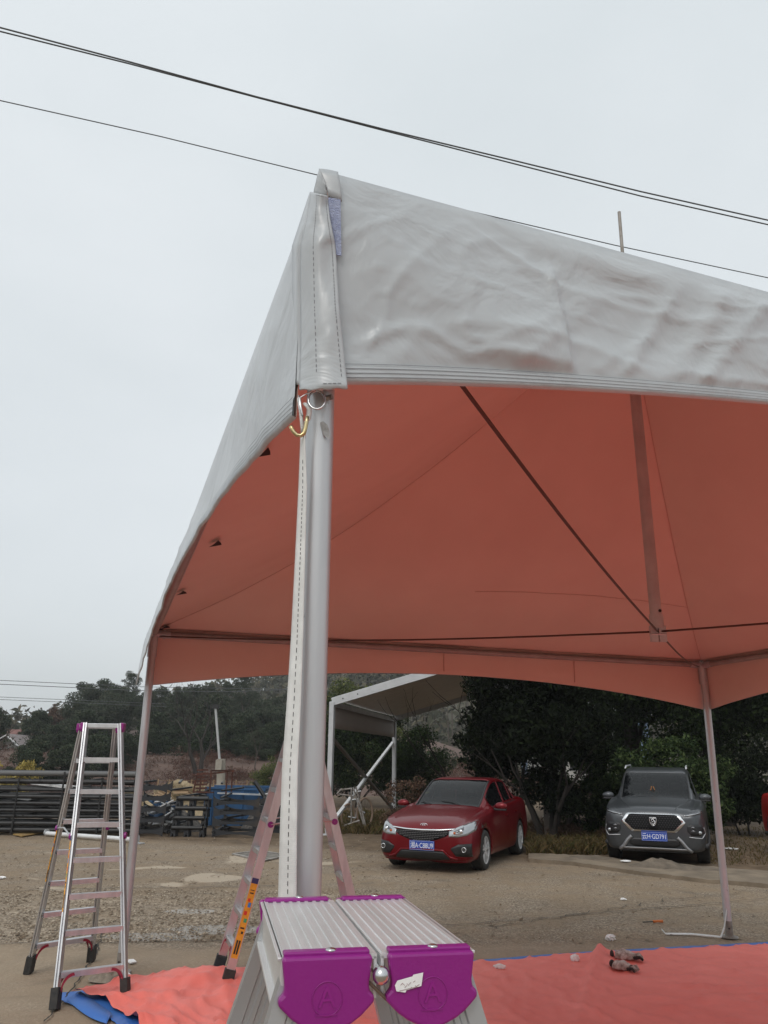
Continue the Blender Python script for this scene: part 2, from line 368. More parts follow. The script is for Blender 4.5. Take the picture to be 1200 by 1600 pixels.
struct(ribbon([G(0, 1394), G(200, 1388), G(300, 1388), G(430, 1385)], .02, 'slab_joint', CRK, jit=.1))

# raised edge of the old slab, with heaps of spilt earth on it, in front of the grey car
kp = [G(826, 1347), G(900, 1353), G(1000, 1368), G(1100, 1380), G(1215, 1389), G(1500, 1415)]
kb = [G(826, 1336), G(900, 1338), G(1000, 1347), G(1100, 1354), G(1215, 1362), G(1500, 1380)]
mb = MB(); P = []
for i in range(101):
    t = i / 100 * 5; k = min(4, int(t)); f = t - k; a = kp[k].lerp(kp[k + 1], f); b = kb[k].lerp(kb[k + 1], f)
    j = Vector((0, .05 * fbm(t * 5, 3), 0)); row = [a + j + Vector((0, 0, -.02)), a + j + Vector((0, .01, .06 + .01 * fbm(t * 6, 0)))]
    for q in (.25, .5, .75, 1): row.append(a.lerp(b, q) + Vector((0, 0, .065 + .02 * fbm(t * 4, q * 3) - (.06 if q == 1 else 0))))
    P.append(row)
mb.grid(P); struct(mb.build('kerb', mat('earthy_concrete', (.14, .108, .075), .9, 0, (.235, .185, .13), 2.2, .6, 50), smooth=True))
SOILG = mat('grey_earth', (.17, .135, .10), .95, 0, (.10, .08, .06), 5, .9, 40)
for (px, py, rx, hh, lab) in ((1030, 1364, .62, .11, 'larger grey earth mound on the kerb in front of the grey car'), (1092, 1368, .5, .06, 'low flat grey earth mound on the kerb beside the pink-tinted pole'), (925, 1350, .55, .05, 'thin spread of grey earth on the kerb between the two cars')):
    c = G(px, py - 4); mb = MB(); P = []
    for i in range(28):
        a = 2 * pi * i / 28; P.append([c + Vector((rx * r * cos(a) * (1 + .15 * fbm(cos(a) * 2 + px, sin(a) * 2)), rx * .55 * r * sin(a), -.01 + .06 + hh * (1 - r * r) ** 1.3 * (1 + .5 * fbm(r * cos(a) * 3 + px, r * sin(a) * 3)))) if r < .99 else c + Vector((rx * cos(a) * 1.08, rx * .6 * sin(a), .0)) for r in (0, .2, .4, .6, .8, 1)])
    mb.grid(P, closeu=True); tag(mb.build('earth_mound', SOILG, smooth=True), lab, 'mound')

# grassy litter strip, far banks and hills
def terrain(name, x0, x1, y0, y1, f, m, nx=60, ny=24):
    mb = MB(); P = [[(x0 + (x1 - x0) * i / nx, y0 + (y1 - y0) * j / ny, f(x0 + (x1 - x0) * i / nx, y0 + (y1 - y0) * j / ny)) for j in range(ny + 1)] for i in range(nx + 1)]
    mb.grid(P); return struct(mb.build(name, m, smooth=True))
BANKM = mat('reddish_bank_soil', (.075, .045, .034), .95, 0, (.13, .08, .06), .5, 1, 3, lo=.3, hi=.7, coords='Object')
def sm(a, b, x): t = max(0, min(1, (x - a) / (b - a))); return t * t * (3 - 2 * t)
def bank_z(x, y):
    return -.05 + sm(39, 60, y) * (2.0 + .5 * fbm(x * .06, y * .06)) * (1 - sm(0, 14, x)) + sm(60, 85, y) * 2.2 * (1 - sm(4, 26, x)) + .12 * fbm(x * .5, y * .5) * sm(39, 45, y)
terrain('earth_bank', -75, 30, 38, 110, bank_z, BANKM, 90, 50)
HILLM = mat('wooded_hill_soil', (.055, .05, .035), .95, 0, (.09, .08, .05), .08, 1, .5)
def hill_z(x, y): return -.1 + sm(85, 190, y) * (26 + 7 * fbm(x * .012, y * .012)) * (.35 + .65 * exp(-((x - 35) / 75) ** 2)) * (1 - .75 * sm(-10, -60, x))
terrain('wooded_hill', -160, 240, 80, 300, hill_z, HILLM, 70, 36)

# ------------------------------------------------------------------ leaves, trees
def leaf_cloud(n, clumps, size, jit=1.0, flat=.0, asp=.5):
    """n folded leaves spread through (centre, radii) clumps; returns V, F"""
    ks = np.array([c[3] * c[4] * c[5] for c in clumps]) ** .66; ks = ks / ks.sum()
    idx = rng.choice(len(clumps), n, p=ks); C = np.array(clumps)[idx]
    d = rng.normal(size=(n, 3)); d /= np.linalg.norm(d, axis=1)[:, None]; r = rng.random(n) ** .45
    pos = C[:, :3] + d * r[:, None] * C[:, 3:6]
    a = rng.normal(size=(n, 3)); a[:, 2] *= (1 - flat); a /= np.linalg.norm(a, axis=1)[:, None]
    b = rng.normal(size=(n, 3)) + d * .3; b -= (b * a).sum(1)[:, None] * a; b /= np.linalg.norm(b, axis=1)[:, None]
    s = size * (.6 + .8 * rng.random(n)); a *= s[:, None] * .5; b *= (s * asp * .5)[:, None]; nn = np.cross(a, b); nn /= np.linalg.norm(nn, axis=1)[:, None]
    nn *= (s * .12)[:, None]
    V = np.stack([pos - a, pos + b + nn, pos + a, pos - b + nn], 1).reshape(-1, 3)
    i = np.arange(n) * 4; F_ = np.stack([i, i + 1, i + 2, i + 3], 1); return V, F_
def crown_clumps(n, rx, ry, rz, zc, cr, hollow=.25, squash=1.0):
    out = []
    for _ in range(n):
        d = Vector((random.gauss(0, 1), random.gauss(0, 1), random.gauss(0, 1))).normalized(); r = hollow + (1 - hollow) * random.random() ** .6
        k = cr * random.uniform(.6, 1.35); out.append((d.x * rx * r, d.y * ry * r, zc + d.z * rz * r * squash, k, k, k * random.uniform(.5, .85)))
    return out
def grow(mb, p, d, L, r, depth, spread=.5, up=.15, mi=0, n=6, kids=3, shrink=.7, ends=None, nmin=3):
    segs = 4; pts = [p]; rs = [r]; q = Vector(p); dd = Vector(d)
    for i in range(segs):
        dd = (dd + Vector((random.gauss(0, .12), random.gauss(0, .12), up * .3 + random.gauss(0, .06)))).normalized(); q = q + dd * L / segs; pts.append(q.copy()); rs.append(r * (1 - .45 * (i + 1) / segs))
    mb.tube(pts, rs, max(nmin, n), cap=False, mi=mi)
    if depth == 0:
        if ends is not None: ends.append(pts[-1])
        return
    for k in range(kids):
        ax = Vector((random.gauss(0, 1), random.gauss(0, 1), random.gauss(0, .6))); ax = (ax - dd * ax.dot(dd)).normalized()
        nd = (dd * cos(spread) + ax * sin(spread * random.uniform(.6, 1.3)) + Vector((0, 0, up))).normalized(); st = random.choice([2, 3, 4, 4]) if k else 4
        grow(mb, pts[st], nd, L * shrink * random.uniform(.75, 1.15), rs[st] * .72, depth - 1, spread, up, mi, n - 1, kids, shrink, ends, nmin)
def tree(name, label, loc, h, crown, nleaf, lsize, lmat, bark=None, tr=.12, group=None, clumps=26, cr=.55, base=.3, hollow=.25, cat='tree', limbs=3, depth=1, stems=1, asp=.5, lean=(0, 0)):
    t = thing(name, label, cat, loc, 0, group); rx, ry = crown; ct = h * (1 - base) / 2; zc = h * base + ct
    mb = MB()
    for sidx in range(stems):
        a = 2 * pi * sidx / stems + .6; off = Vector((cos(a), sin(a), 0)) * (0 if stems == 1 else .12); dd = Vector((lean[0] + (cos(a) * .35 if stems > 1 else 0), lean[1] + (sin(a) * .3 if stems > 1 else 0), 1)).normalized()
        grow(mb, off + Vector((0, 0, -.05)), dd, h * (base + .15), tr / (1 if stems == 1 else 1.5), depth, .55, .1, n=8, kids=limbs, shrink=.75)
        if stems == 1: mb.tube([(0, 0, h * base), (0, 0, h * .85)], [tr * .6, tr * .15], 6)
    mb.build('trunk', bark or BARK, t, smooth='all')
    cl = crown_clumps(clumps, rx, ry, ct, zc, cr, hollow); V, F_ = leaf_cloud(nleaf, cl, lsize, asp=asp)
    npmesh('crown', V, F_, lmat, t); return t
def recopy(src, label, loc, sc, rz, szz=1, group=None):
    c = copy_tree(src); c.location = loc; c.scale = (sc, sc, sc * szz); c.rotation_euler = (0, 0, rz)
    if label: c['label'] = label
    if group: c['group'] = group
    return c

# woods on the bank, far left to centre
GB = 'evergreen trees of the wood on the earth bank'
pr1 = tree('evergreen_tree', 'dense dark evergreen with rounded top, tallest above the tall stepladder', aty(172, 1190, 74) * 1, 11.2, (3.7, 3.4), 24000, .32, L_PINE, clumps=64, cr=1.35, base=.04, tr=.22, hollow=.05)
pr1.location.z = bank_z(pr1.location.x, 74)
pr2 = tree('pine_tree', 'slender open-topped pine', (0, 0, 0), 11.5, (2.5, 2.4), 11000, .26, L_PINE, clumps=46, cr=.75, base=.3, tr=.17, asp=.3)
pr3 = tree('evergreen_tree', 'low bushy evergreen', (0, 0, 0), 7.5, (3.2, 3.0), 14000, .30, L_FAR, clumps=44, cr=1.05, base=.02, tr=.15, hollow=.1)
pr4 = tree('withered_tree', 'brownish thin-leaved tree with knobbly top beside the tall evergreen', (0, 0, 0), 9.5, (2.2, 2.0), 3600, .3, L_BRN, clumps=24, cr=.75, base=.2, tr=.14, limbs=4, depth=2)
def atree(src, px, ytop, y, h0, label, group=None, first=False, wid=1):
    p = aty(px, ytop, y); z0 = bank_z(p.x, y) if y < 108 else 0; s = (p.z - z0) / h0
    o = src if first else copy_tree(src)
    o.location = (p.x, y, z0 - .2); o.scale = (s * wid, s * wid, s); o.rotation_euler = (0, 0, random.uniform(0, 6.28)); o['label'] = label
    if group: o['group'] = group
    return o
atree(pr1, 168, 1052, 74, 11.2, 'tallest rounded dark evergreen, above and behind the tall stepladder', first=True)
atree(pr4, 95, 1086, 70, 9.5, 'brownish knobbly-topped tree between two dark evergreens over the tall stepladder', first=True)
atree(pr3, 68, 1108, 62, 7.5, 'dark conical evergreen standing beside the pale gabled house', first=True)
atree(pr2, 205, 1046, 78, 11.5, 'thin pine poking up beside the leaning tent pole', first=True)
atree(pr3, 110, 1160, 44, 7.5, 'low round evergreen bush behind the purple-capped top of the tall stepladder', wid=1.5)
atree(pr3, 150, 1145, 48, 7.5, 'mid-height evergreen directly behind the rungs of the tall stepladder', wid=1.4)
atree(pr3, 60, 1152, 44, 7.5, 'low dark bush left of the tall stepladder, above the black tubes', wid=1.3)
atree(pr3, 188, 1142, 50, 7.5, 'dark bush just left of the leaning tent pole, behind the stepladder', wid=1.4)
atree(pr3, 90, 1130, 56, 7.5, 'bushy evergreen under the knobbly brown tree', wid=1.3)
atree(pr1, 146, 1057, 77, 11.2, 'left shoulder tree of the tallest dark evergreen mass behind the stepladder', wid=1.1)
atree(pr1, 192, 1060, 72, 11.2, 'right shoulder tree of the tallest evergreen mass, beside the leaning pole', wid=1.0)
atree(pr1, 130, 1085, 66, 11.2, 'dark evergreen filling the slope left of the tallest one')
atree(pr3, 140, 1108, 60, 7.5, 'broad evergreen at the foot of the tallest one', wid=1.3)
atree(pr4, 128, 1092, 76, 9.5, 'reddish-brown thin tree just right of the knobbly one behind the stepladder')
atree(pr2, 385, 1049, 75, 11.5, 'bushy-peaked pine in the gap under the far tent skirt, left of the strapped pole')
atree(pr2, 357, 1063, 78, 11.5, 'pine beside the bushy-peaked one under the far tent skirt')
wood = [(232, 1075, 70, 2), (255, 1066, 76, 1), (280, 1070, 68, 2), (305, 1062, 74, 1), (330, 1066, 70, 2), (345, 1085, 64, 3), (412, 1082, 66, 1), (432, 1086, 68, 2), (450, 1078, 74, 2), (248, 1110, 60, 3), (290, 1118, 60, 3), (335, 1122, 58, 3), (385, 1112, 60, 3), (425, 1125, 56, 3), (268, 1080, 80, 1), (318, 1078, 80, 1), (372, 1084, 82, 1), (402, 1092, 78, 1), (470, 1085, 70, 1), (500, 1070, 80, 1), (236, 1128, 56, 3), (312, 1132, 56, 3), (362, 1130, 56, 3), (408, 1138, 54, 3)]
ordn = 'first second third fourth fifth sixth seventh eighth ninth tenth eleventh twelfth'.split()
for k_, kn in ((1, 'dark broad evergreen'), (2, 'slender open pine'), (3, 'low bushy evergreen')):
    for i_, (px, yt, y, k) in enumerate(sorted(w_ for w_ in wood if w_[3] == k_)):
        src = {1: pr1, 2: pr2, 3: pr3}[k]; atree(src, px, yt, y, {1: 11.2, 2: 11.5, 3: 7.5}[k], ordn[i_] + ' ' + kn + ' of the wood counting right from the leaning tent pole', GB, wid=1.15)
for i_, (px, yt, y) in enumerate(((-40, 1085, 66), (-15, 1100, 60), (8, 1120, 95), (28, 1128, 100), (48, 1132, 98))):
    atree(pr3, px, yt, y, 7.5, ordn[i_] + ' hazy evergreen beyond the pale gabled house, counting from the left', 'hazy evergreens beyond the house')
# far hillside wood, one mass
cl = []
for i in range(620):
    x = random.uniform(-70, 130); y = random.uniform(95, 215); z = hill_z(x, y); s = random.uniform(2.2, 4.2); cl.append((x, y, z + s * .8, s, s, s * 1.25))
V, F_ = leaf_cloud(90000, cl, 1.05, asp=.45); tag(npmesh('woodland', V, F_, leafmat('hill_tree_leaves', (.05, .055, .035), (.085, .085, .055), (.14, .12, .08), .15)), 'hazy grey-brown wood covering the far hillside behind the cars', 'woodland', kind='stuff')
mb = MB()
for i in range(900):
    x = random.uniform(-60, 120); y = random.uniform(88, 170); z = hill_z(x, y); h = random.uniform(4, 7.5); mb.tube([(x, y, z - .2), (x + random.uniform(-.4, .4), y, z + h)], [.10, .03], 4, cap=False)
tag(mb.build('woodland', BARK), 'thin bare trunks among the far hillside wood', 'woodland', kind='stuff')

# scrub on the bank
cl = []
for i in range(520):
    x = random.uniform(-45, 22); y = random.uniform(40, 62); z = bank_z(x, y); s = random.uniform(.35, .9); cl.append((x, y, z + s * .25, s * 1.3, s, s * .55))
V, F_ = leaf_cloud(80000, cl, .24, asp=.14); tag(npmesh('undergrowth', V, F_, L_RED), 'reddish-brown scrub over the earth bank below the wood', 'scrub', kind='stuff')
cl = []
for i in range(160):
    x = random.uniform(-45, 10); y = random.uniform(55, 64); z = bank_z(x, y); s = random.uniform(.5, 1.2); cl.append((x, y, z + s * .4, s * 1.3, s, s * .8))
V, F_ = leaf_cloud(22000, cl, .22, asp=.35); tag(npmesh('undergrowth', V, F_, L_DARK), 'dark low growth along the foot of the wood', 'scrub', kind='stuff')

def bare_tree(name, label, loc, h, r, seed, depth=4, spread=.5, lean=(0, 0), kids=3, bark=None, stems=1, group=None, Lf=.36):
    random.seed(seed); t = thing(name, label, 'tree', loc, 0, group); mb = MB()
    for s_ in range(stems):
        a = s_ * 2.2; d = Vector((lean[0] + (.3 * cos(a) if stems > 1 else 0), lean[1] + (.2 * sin(a) if stems > 1 else 0), 1)).normalized()
        grow(mb, Vector((.1 * cos(a) * (stems > 1), 0, -.1)), d, h * Lf, r, depth, spread, .16, n=7, kids=kids, shrink=.74)
    mb.build('trunk', bark or BARK, t, smooth='all'); return t
p = G(308, 1226); bz = bank_z(p.x, 46); p = aty(311, 1205, 46)
bare_tree('bare_tree', 'large leafless tree with spreading branches behind the rusty cage frame', (p.x, 46, bank_z(p.x, 46)), 6.4, .16, 12, 4, .5, (-.12, 0), 3, BARKD, 2)
p = aty(12, 1200, 33); bare_tree('bare_tree', 'slim leafless sapling in front of the pale gabled house', (p.x, 33, 0), 4.4, .06, 5, 3, .5, (.05, 0), 3)
p = aty(398, 1210, 50); bare_tree('bare_tree', 'spindly bare sapling right of the white utility pole', (p.x, 50, bank_z(p.x, 50)), 3.2, .05, 9, 3, .45)
random.seed(21)
p = aty(22, 1215, 30); tree('shrub', 'yellow-leaved shrub behind the left end of the black tube stack', (p.x, 30, 0), 1.7, (1.0, .7), 1900, .11, L_YEL, clumps=18, cr=.28, base=.25, tr=.03, cat='shrub')
p = aty(426, 1225, 38); tree('shrub', 'round clipped olive-green shrub beyond the scrap heap', (p.x, 38, .1), 1.75, (.9, .8), 5200, .09, L_OLIVE, clumps=30, cr=.34, base=.1, tr=.06, cat='shrub')

# trees and hedges on the right
random.seed(3)
def hedge(name, label, px, ybase, ytop, y, rx, ry, n, ls, lm, clumps=40, cr=.5, base=.02, cat='shrub', asp=.5, hollow=.2):
    a = aty(px, ytop, y); return tree(name, label, (a.x, y, 0), a.z, (rx, ry), n, ls, lm, BARKD, .05, None, clumps, cr, base, hollow, cat, 4, 2, 3, asp)
hedge('leafy_shrub', 'tall dark-leaved shrub behind the white canopy braces', 560, 1290, 1082, 31.5, 2.0, 1.3, 26000, .105, L_DARK, 50, .55)
hedge('leafy_shrub', 'dark-green shrub right of the white canopy, above the red car mirror', 645, 1290, 1122, 31.5, 1.35, 1.1, 17000, .105, L_DARK, 40, .5)
hedge('leafy_shrub', 'pale olive bush top showing against the sky over the white canopy', 560, 1200, 1064, 36, 2.1, 1.5, 15000, .13, L_OLIVE, 36, .6)
hedge('leafy_shrub', 'reddish low shrub beside the red car driver mirror', 636, 1290, 1206, 19.5, .55, .5, 2600, .06, L_BRN, 20, .2)
hedge('leafy_shrub', 'bright green bush directly behind the grey car', 1030, 1290, 1140, 19.6, 1.65, 1.0, 21000, .10, L_GREEN, 52, .42, hollow=.5)
hedge('leafy_shrub', 'dull green upright bush between the red and grey cars', 908, 1310, 1168, 20.4, .95, .8, 12500, .085, L_GREEN, 40, .33, hollow=.45)
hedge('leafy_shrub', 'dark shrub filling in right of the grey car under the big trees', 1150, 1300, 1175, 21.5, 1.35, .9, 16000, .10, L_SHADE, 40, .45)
random.seed(11)
a = G(848, 1322)
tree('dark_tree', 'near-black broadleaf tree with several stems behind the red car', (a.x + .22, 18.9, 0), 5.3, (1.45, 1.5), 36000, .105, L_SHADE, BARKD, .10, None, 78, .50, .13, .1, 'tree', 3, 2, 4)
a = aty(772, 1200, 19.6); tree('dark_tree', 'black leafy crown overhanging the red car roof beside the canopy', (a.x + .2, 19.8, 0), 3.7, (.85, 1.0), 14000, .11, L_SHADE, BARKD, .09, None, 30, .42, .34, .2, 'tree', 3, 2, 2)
big = tree('broadleaf_tree', 'big dark broadleaf tree spreading above the grey car', (aty(985, 1200, 24).x, 24, 0), 7.6, (2.9, 2.2), 36000, .13, L_DARK, BARKD, .2, None, 64, .8, .27, .2, 'tree', 4, 2)
recopy(big, 'big dark broadleaf tree behind the pink-tinted far pole', (aty(1130, 1200, 24.5).x, 24.5, 0), 1.0, 2.1, .98)
recopy(big, 'big dark broadleaf tree at the right end of the row', (aty(1255, 1200, 23.5).x, 23.5, 0), .95, 4.0, 1.0)
recopy(big, 'broadleaf tree set back between the red and grey cars', (aty(930, 1200, 30).x, 30, 0), .82, 5.2, .95)
p = aty(700, 1180, 22.5); bare_tree('bare_tree', 'leafless leaning branches between the white canopy and the black-leaved tree', (p.x + .55, 22.5, 0), 5.2, .07, 31, 4, .42, (-.34, 0), 2, BARKD, 2)
p = aty(868, 1200, 20); bare_tree('bare_tree', 'tangle of bare brown stems left of the dull green bush', (p.x, 20, 0), 3.0, .05, 8, 4, .5, (.1, 0), 2, BARK, 4)

# dry grass and leaf litter below the trees
random.seed(4)
def tufts(name, label, area, n, hgt, m, f=None):
    V = []; F_ = []
    for i in range(n):
        px, py = random.uniform(area[0], area[2]), random.uniform(area[1], area[3]); p = G(px, py)
        if f and not f(p): continue
        a = random.uniform(0, 6.28); h = hgt * random.uniform(.4, 1.2); d = Vector((cos(a), sin(a), 0)); w_ = .012; l = Vector((random.gauss(0, .5), random.gauss(0, .5), 0)) * h
        k = len(V); V += [p - d * w_, p + d * w_, p + l * .5 + Vector((0, 0, h * .7)) + d * w_ * .5, p + l + Vector((0, 0, h))]; F_.append((k, k + 1, k + 2, k + 3))
    return tag(npmesh(name, np.array([tuple(v) for v in V]), np.array(F_), m), label, 'grass', kind='stuff')
tufts('grass', 'dry brown grass and litter between the two cars', (822, 1296, 965, 1336), 7000, .22, L_GRASS)
tufts('grass', 'dry grass behind the red car and canopy posts', (520, 1272, 640, 1304), 3200, .2, L_GRASS)
tufts('grass', 'sparse litter grass under the trees right of the grey car', (1110, 1292, 1260, 1352), 1500, .07, L_GRASS)
cl = []
for i in range(70):
    g = G(random.uniform(826, 962), random.uniform(1297, 1318)); cl.append((g.x, g.y, .18, .28, .2, .2))
V, F_ = leaf_cloud(5200, cl, .12, asp=.14); tag(npmesh('undergrowth', V, F_, L_BRN), 'withered brown weeds along the foot of the bushes', 'weeds', kind='stuff')

# loose stones over the worn band and the yard
def stones(n, seed, area, smin, smax, m, name='gravel', label=None):
    random.seed(seed); V = []; F_ = []
    base = [(1, 0, 0), (0, 1, 0), (-1, 0, 0), (0, -1, 0), (0, 0, .7), (0, 0, -.4)]; bf = [(0, 1, 4), (1, 2, 4), (2, 3, 4), (3, 0, 4), (1, 0, 5), (2, 1, 5), (3, 2, 5), (0, 3, 5)]
    for i in range(n):
        px, py = random.uniform(area[0], area[2]), area[1] + (area[3] - area[1]) * random.random(); p = G(px, py)
        s = random.uniform(smin, smax) * random.choice([.6, .8, 1, 1.5]); a = random.uniform(0, 6.28); k = len(V)
        for v in base:
            x, y = v[0] * s * random.uniform(.7, 1.2), v[1] * s * random.uniform(.6, 1.1); V.append((p.x + x * cos(a) - y * sin(a), p.y + x * sin(a) + y * cos(a), .008 + s * .25 + v[2] * s * .7))
        F_ += [tuple(q + k for q in f) for f in bf]
    return tag(npmesh(name, np.array(V), np.array(F_), m), label, 'gravel', kind='stuff')
STM = leafmat('gravel_stones', (.155, .12, .088), (.27, .215, .155), (.50, .43, .34), 0, .85)
stones(9000, 5, (-60, 1392, 590, 1474), .006, .017, STM, label='small stones standing out of the worn concrete band')
stones(2200, 6, (700, 1370, 1240, 1470), .004, .008, STM, label='fine grit over the yard in front of the cars')
stones(1500, 8, (-60, 1310, 700, 1395), .008, .018, STM, label='scattered small stones over the far part of the yard')

# ------------------------------------------------------------------ helpers for objects written in world coordinates
def proj(p):
    q = Vector(p) - Vector((0, 0, H)); z = q.dot(FW); return 600 + FPX * q.dot(RT) / z, 800 - FPX * q.dot(UP) / z
def local(mb, root):
    M = (Matrix.Translation(root.location) @ Matrix.Rotation(root.rotation_euler.z, 4, 'Z')).inverted()
    mb.v = [tuple(M @ Vector(v)) for v in mb.v]; return mb
def wb(mb, root, name, m, parent=None, **k): return local(mb, root).build(name, m, parent or root, **k)

# ------------------------------------------------------------------ the party tent
Lb = G(188, 1522); Rb = G(1140, 1466); Nb = Vector((-.105, 1.30, 0))
ZE = 2.93
Nt = Vector((-.135, 1.315, 2.905)); Lt = Vector((-2.25, 7.57, 2.94)); Rt = Vector((3.81, 9.27, 2.90))
fdir = atz(1200, 463, 2.93) - atz(505, 275, 2.93); fdir.z = 0; fdir.normalize(); Ft = Nt + fdir * 6.3
Ax = Vector((1.90, 5.28, 5.35)); Ntl = Nt + Vector((.008, .01, -.038))
tent = thing('party_tent', 'grey-white party tent with underside tinted for bounce light, over the red tarpaulin', 'tent', (1.9, 5.28, 0))
def pole(b, tp, r, base=True):
    mb = MB(); b = Vector(b); tp = Vector(tp); n = 28; P = []
    for i in range(n):
        a = 2 * pi * i / n; rr = r * (1 - .035 * (1 if (i % 7) in (0,) else 0)); x, y, d = basis(tp - b)
        P.append([b + (x * cos(a) + y * sin(a)) * rr, tp + (x * cos(a) + y * sin(a)) * rr])
    mb.grid(P, closeu=True); mb.add([q[1] for q in P], [tuple(range(n))])
    o = wb(mb, tent, 'pole', POLEM, smooth=True)
    if base:
        q = MB(); q.lathe([(0, .012), (.085, .012), (.09, .006), (.09, -.004)], Vector((b.x, b.y, .012)), (0, 0, 1), 24); wb(q, tent, 'base_plate', GALVD, smooth=True)
        q = MB(); d = (tp - b).normalized(); q.tube([b + d * .01, b + d * .17], r * 1.06, 20); s_ = wb(q, tent, 'foot_sleeve', GALVD, o, smooth=True)
        q = MB(); q.tube([b + d * .1 + Vector((-.3 * r, -r * 1.1, 0)), b + d * .1 + Vector((-.3 * r, -r * .8, 0))], .009, 10); wb(q, tent, 'pin_hole', BLACK, o)
    return o
def polemat():
    m = mat('worn_tent_pole', (.54, .55, .56), .38, .45, (.44, .45, .46), 5, .05, 60, stretch=(1, 1, .12)); t = m.node_tree; p = t.nodes['Principled BSDF']
    c = t.nodes.new('ShaderNodeTexCoord'); mpn = t.nodes.new('ShaderNodeMapping'); mpn.inputs['Scale'].default_value = (22, 22, 7); t.links.new(c.outputs['Object'], mpn.inputs[0])
    n = t.nodes.new('ShaderNodeTexNoise'); n.inputs['Scale'].default_value = 1.6; n.inputs['Detail'].default_value = 8; n.inputs['Roughness'].default_value = .75; t.links.new(mpn.outputs[0], n.inputs[0])
    r = t.nodes.new('ShaderNodeValToRGB'); r.color_ramp.elements[0].position = .635; r.color_ramp.elements[1].position = .70; t.links.new(n.outputs[0], r.inputs[0])
    old = p.inputs['Base Color'].links[0].from_socket; mx = t.nodes.new('ShaderNodeMix'); mx.data_type = 'RGBA'; t.links.new(r.outputs[0], mx.inputs[0]); t.links.new(old, mx.inputs[6]); mx.inputs[7].default_value = (.10, .095, .09, 1)
    t.links.new(mx.outputs[2], p.inputs['Base Color']); return m
POLEM = polemat(); GALVD = mat('weathered_galvanised', (.20, .17, .14), .6, .3, (.36, .34, .32), 9, .3, 60)
pole(Nb, Vector((-.122, 1.315, 2.47)), .0262); pole(Lb, Lt - Vector((.0, 0, .03)), .038); pole(Rb, Rt - Vector((-.015, 0, .03)), .04)
Fb = Vector((Ft.x, Ft.y, 0)); pole(Fb, Ft, .04)
q = MB(); q.tube([Vector((-.122, 1.315, 2.44)), Nt], .022, 16); wb(q, tent, 'corner_post', GALVD, smooth=True)
RAILM = mat('rail_tube', (.36, .33, .32), .45, .3, (.30, .27, .26), 8)
for a, b in ((Ntl, Lt), (Lt, Rt), (Rt, Ft), (Ft, Nt)):
    q = MB(); q.tube([a, b], .03, 16); wb(q, tent, 'rail', RAILM, smooth=True)
for c, d1, d2 in ((Lt, (Rt - Lt), (Nt - Lt)), (Rt, (Lt - Rt), (Ft - Rt)), (Ft, (Rt - Ft), (Nt - Ft))):
    q = MB()
    for d in (d1, d2): d = d.normalized(); q.tube([c + d * .02, c + d * .16], .036, 14); q.tube([c + d * .10 + Vector((0, 0, -.045)), c + d * .10 + Vector((0, 0, .045))], .008, 8)
    q.tube([c + Vector((0, 0, -.22)), c + Vector((0, 0, .03))], .046, 16); wb(q, tent, 'corner_bracket', GALV, smooth=True)
# mast with forked foot, hung from four cables
mb_, mt_ = Vector((1.892, 5.28, 2.60)), Vector((1.905, 5.28, 5.5)); q = MB(); q.tube([mb_ + Vector((0, 0, .09)), mt_], .040, 20); mast = wb(q, tent, 'mast', GALV, smooth=True)
q = MB(); q.tube([mb_ + Vector((0, 0, .07)), mb_ + Vector((0, 0, .17))], .047, 20); q.beam(mb_ + Vector((-.03, -.01, -.02)), mb_ + Vector((-.03, -.01, .09)), .03, .05); q.beam(mb_ + Vector((.028, -.01, -.02)), mb_ + Vector((.028, -.01, .09)), .03, .05); q.tube([mb_ + Vector((-.05, -.02, .03)), mb_ + Vector((.05, -.02, .03))], .008, 8)
wb(q, tent, 'mast_fork', GALV, mast, smooth=True)
q = MB(); q.tube([mb_ + Vector((.017, -.043, .19)), mb_ + Vector((.017, -.035, .19))], .011, 12); wb(q, tent, 'bolt_hole', BLACK, mast)
q = MB(); q.tube([(1.905, 5.28, 5.45), (1.915, 5.28, 6.12)],   .0135, 12); wb(q, tent, 'finial_rod', GALVD, smooth=True)
CAB = mat('dark_steel_cable', (.10, .06, .05), .5, .5)
for c in (Nt, Lt + Vector((.05, 0, -.02)), Rt + Vector((-.03, 0, -.02)), Ft):
    q = MB(); a = mb_ + Vector((0, -.01, .05)); n = 12; q.tube([a.lerp(c, i / n) - Vector((0, 0, .05 * sin(pi * i / n))) for i in range(n + 1)], .0075, 6); wb(q, tent, 'cable', CAB, smooth='all')
# roof panels, dished like a pagoda roof, and their inner lining
def gz(s): return .46 * s + .54 * s ** 2.2
def roofpt(a, b, u, s, off=0):
    p = a.lerp(b, u).lerp(Ax, s); z0 = a.lerp(b, u).z + .045; z = z0 + (Ax.z - z0) * gz(s)
    z += -.012 * sin(pi * u) * sin(pi * min(1, s * 1.2)) + .006 * fbm(p.x * 2, p.y * 2) + off; return Vector((p.x, p.y, z))
for a, b in ((Ntl, Lt), (Lt, Rt), (Rt, Ft), (Ft, Nt)):
    for nm, mm, off in (('roof_panel', CLOTH, .012), ('lining', LINING, 0)):
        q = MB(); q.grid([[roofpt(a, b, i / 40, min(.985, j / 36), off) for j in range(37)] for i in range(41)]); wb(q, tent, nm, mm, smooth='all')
q = MB(); q.lathe([(.05, -.12), (.10, -.16), (.12, -.10), (.06, .06), (.035, .10)], Vector((1.905, 5.28, 5.42)), (0, 0, 1), 20); wb(q, tent, 'peak_cap', CLOTH, smooth=True)
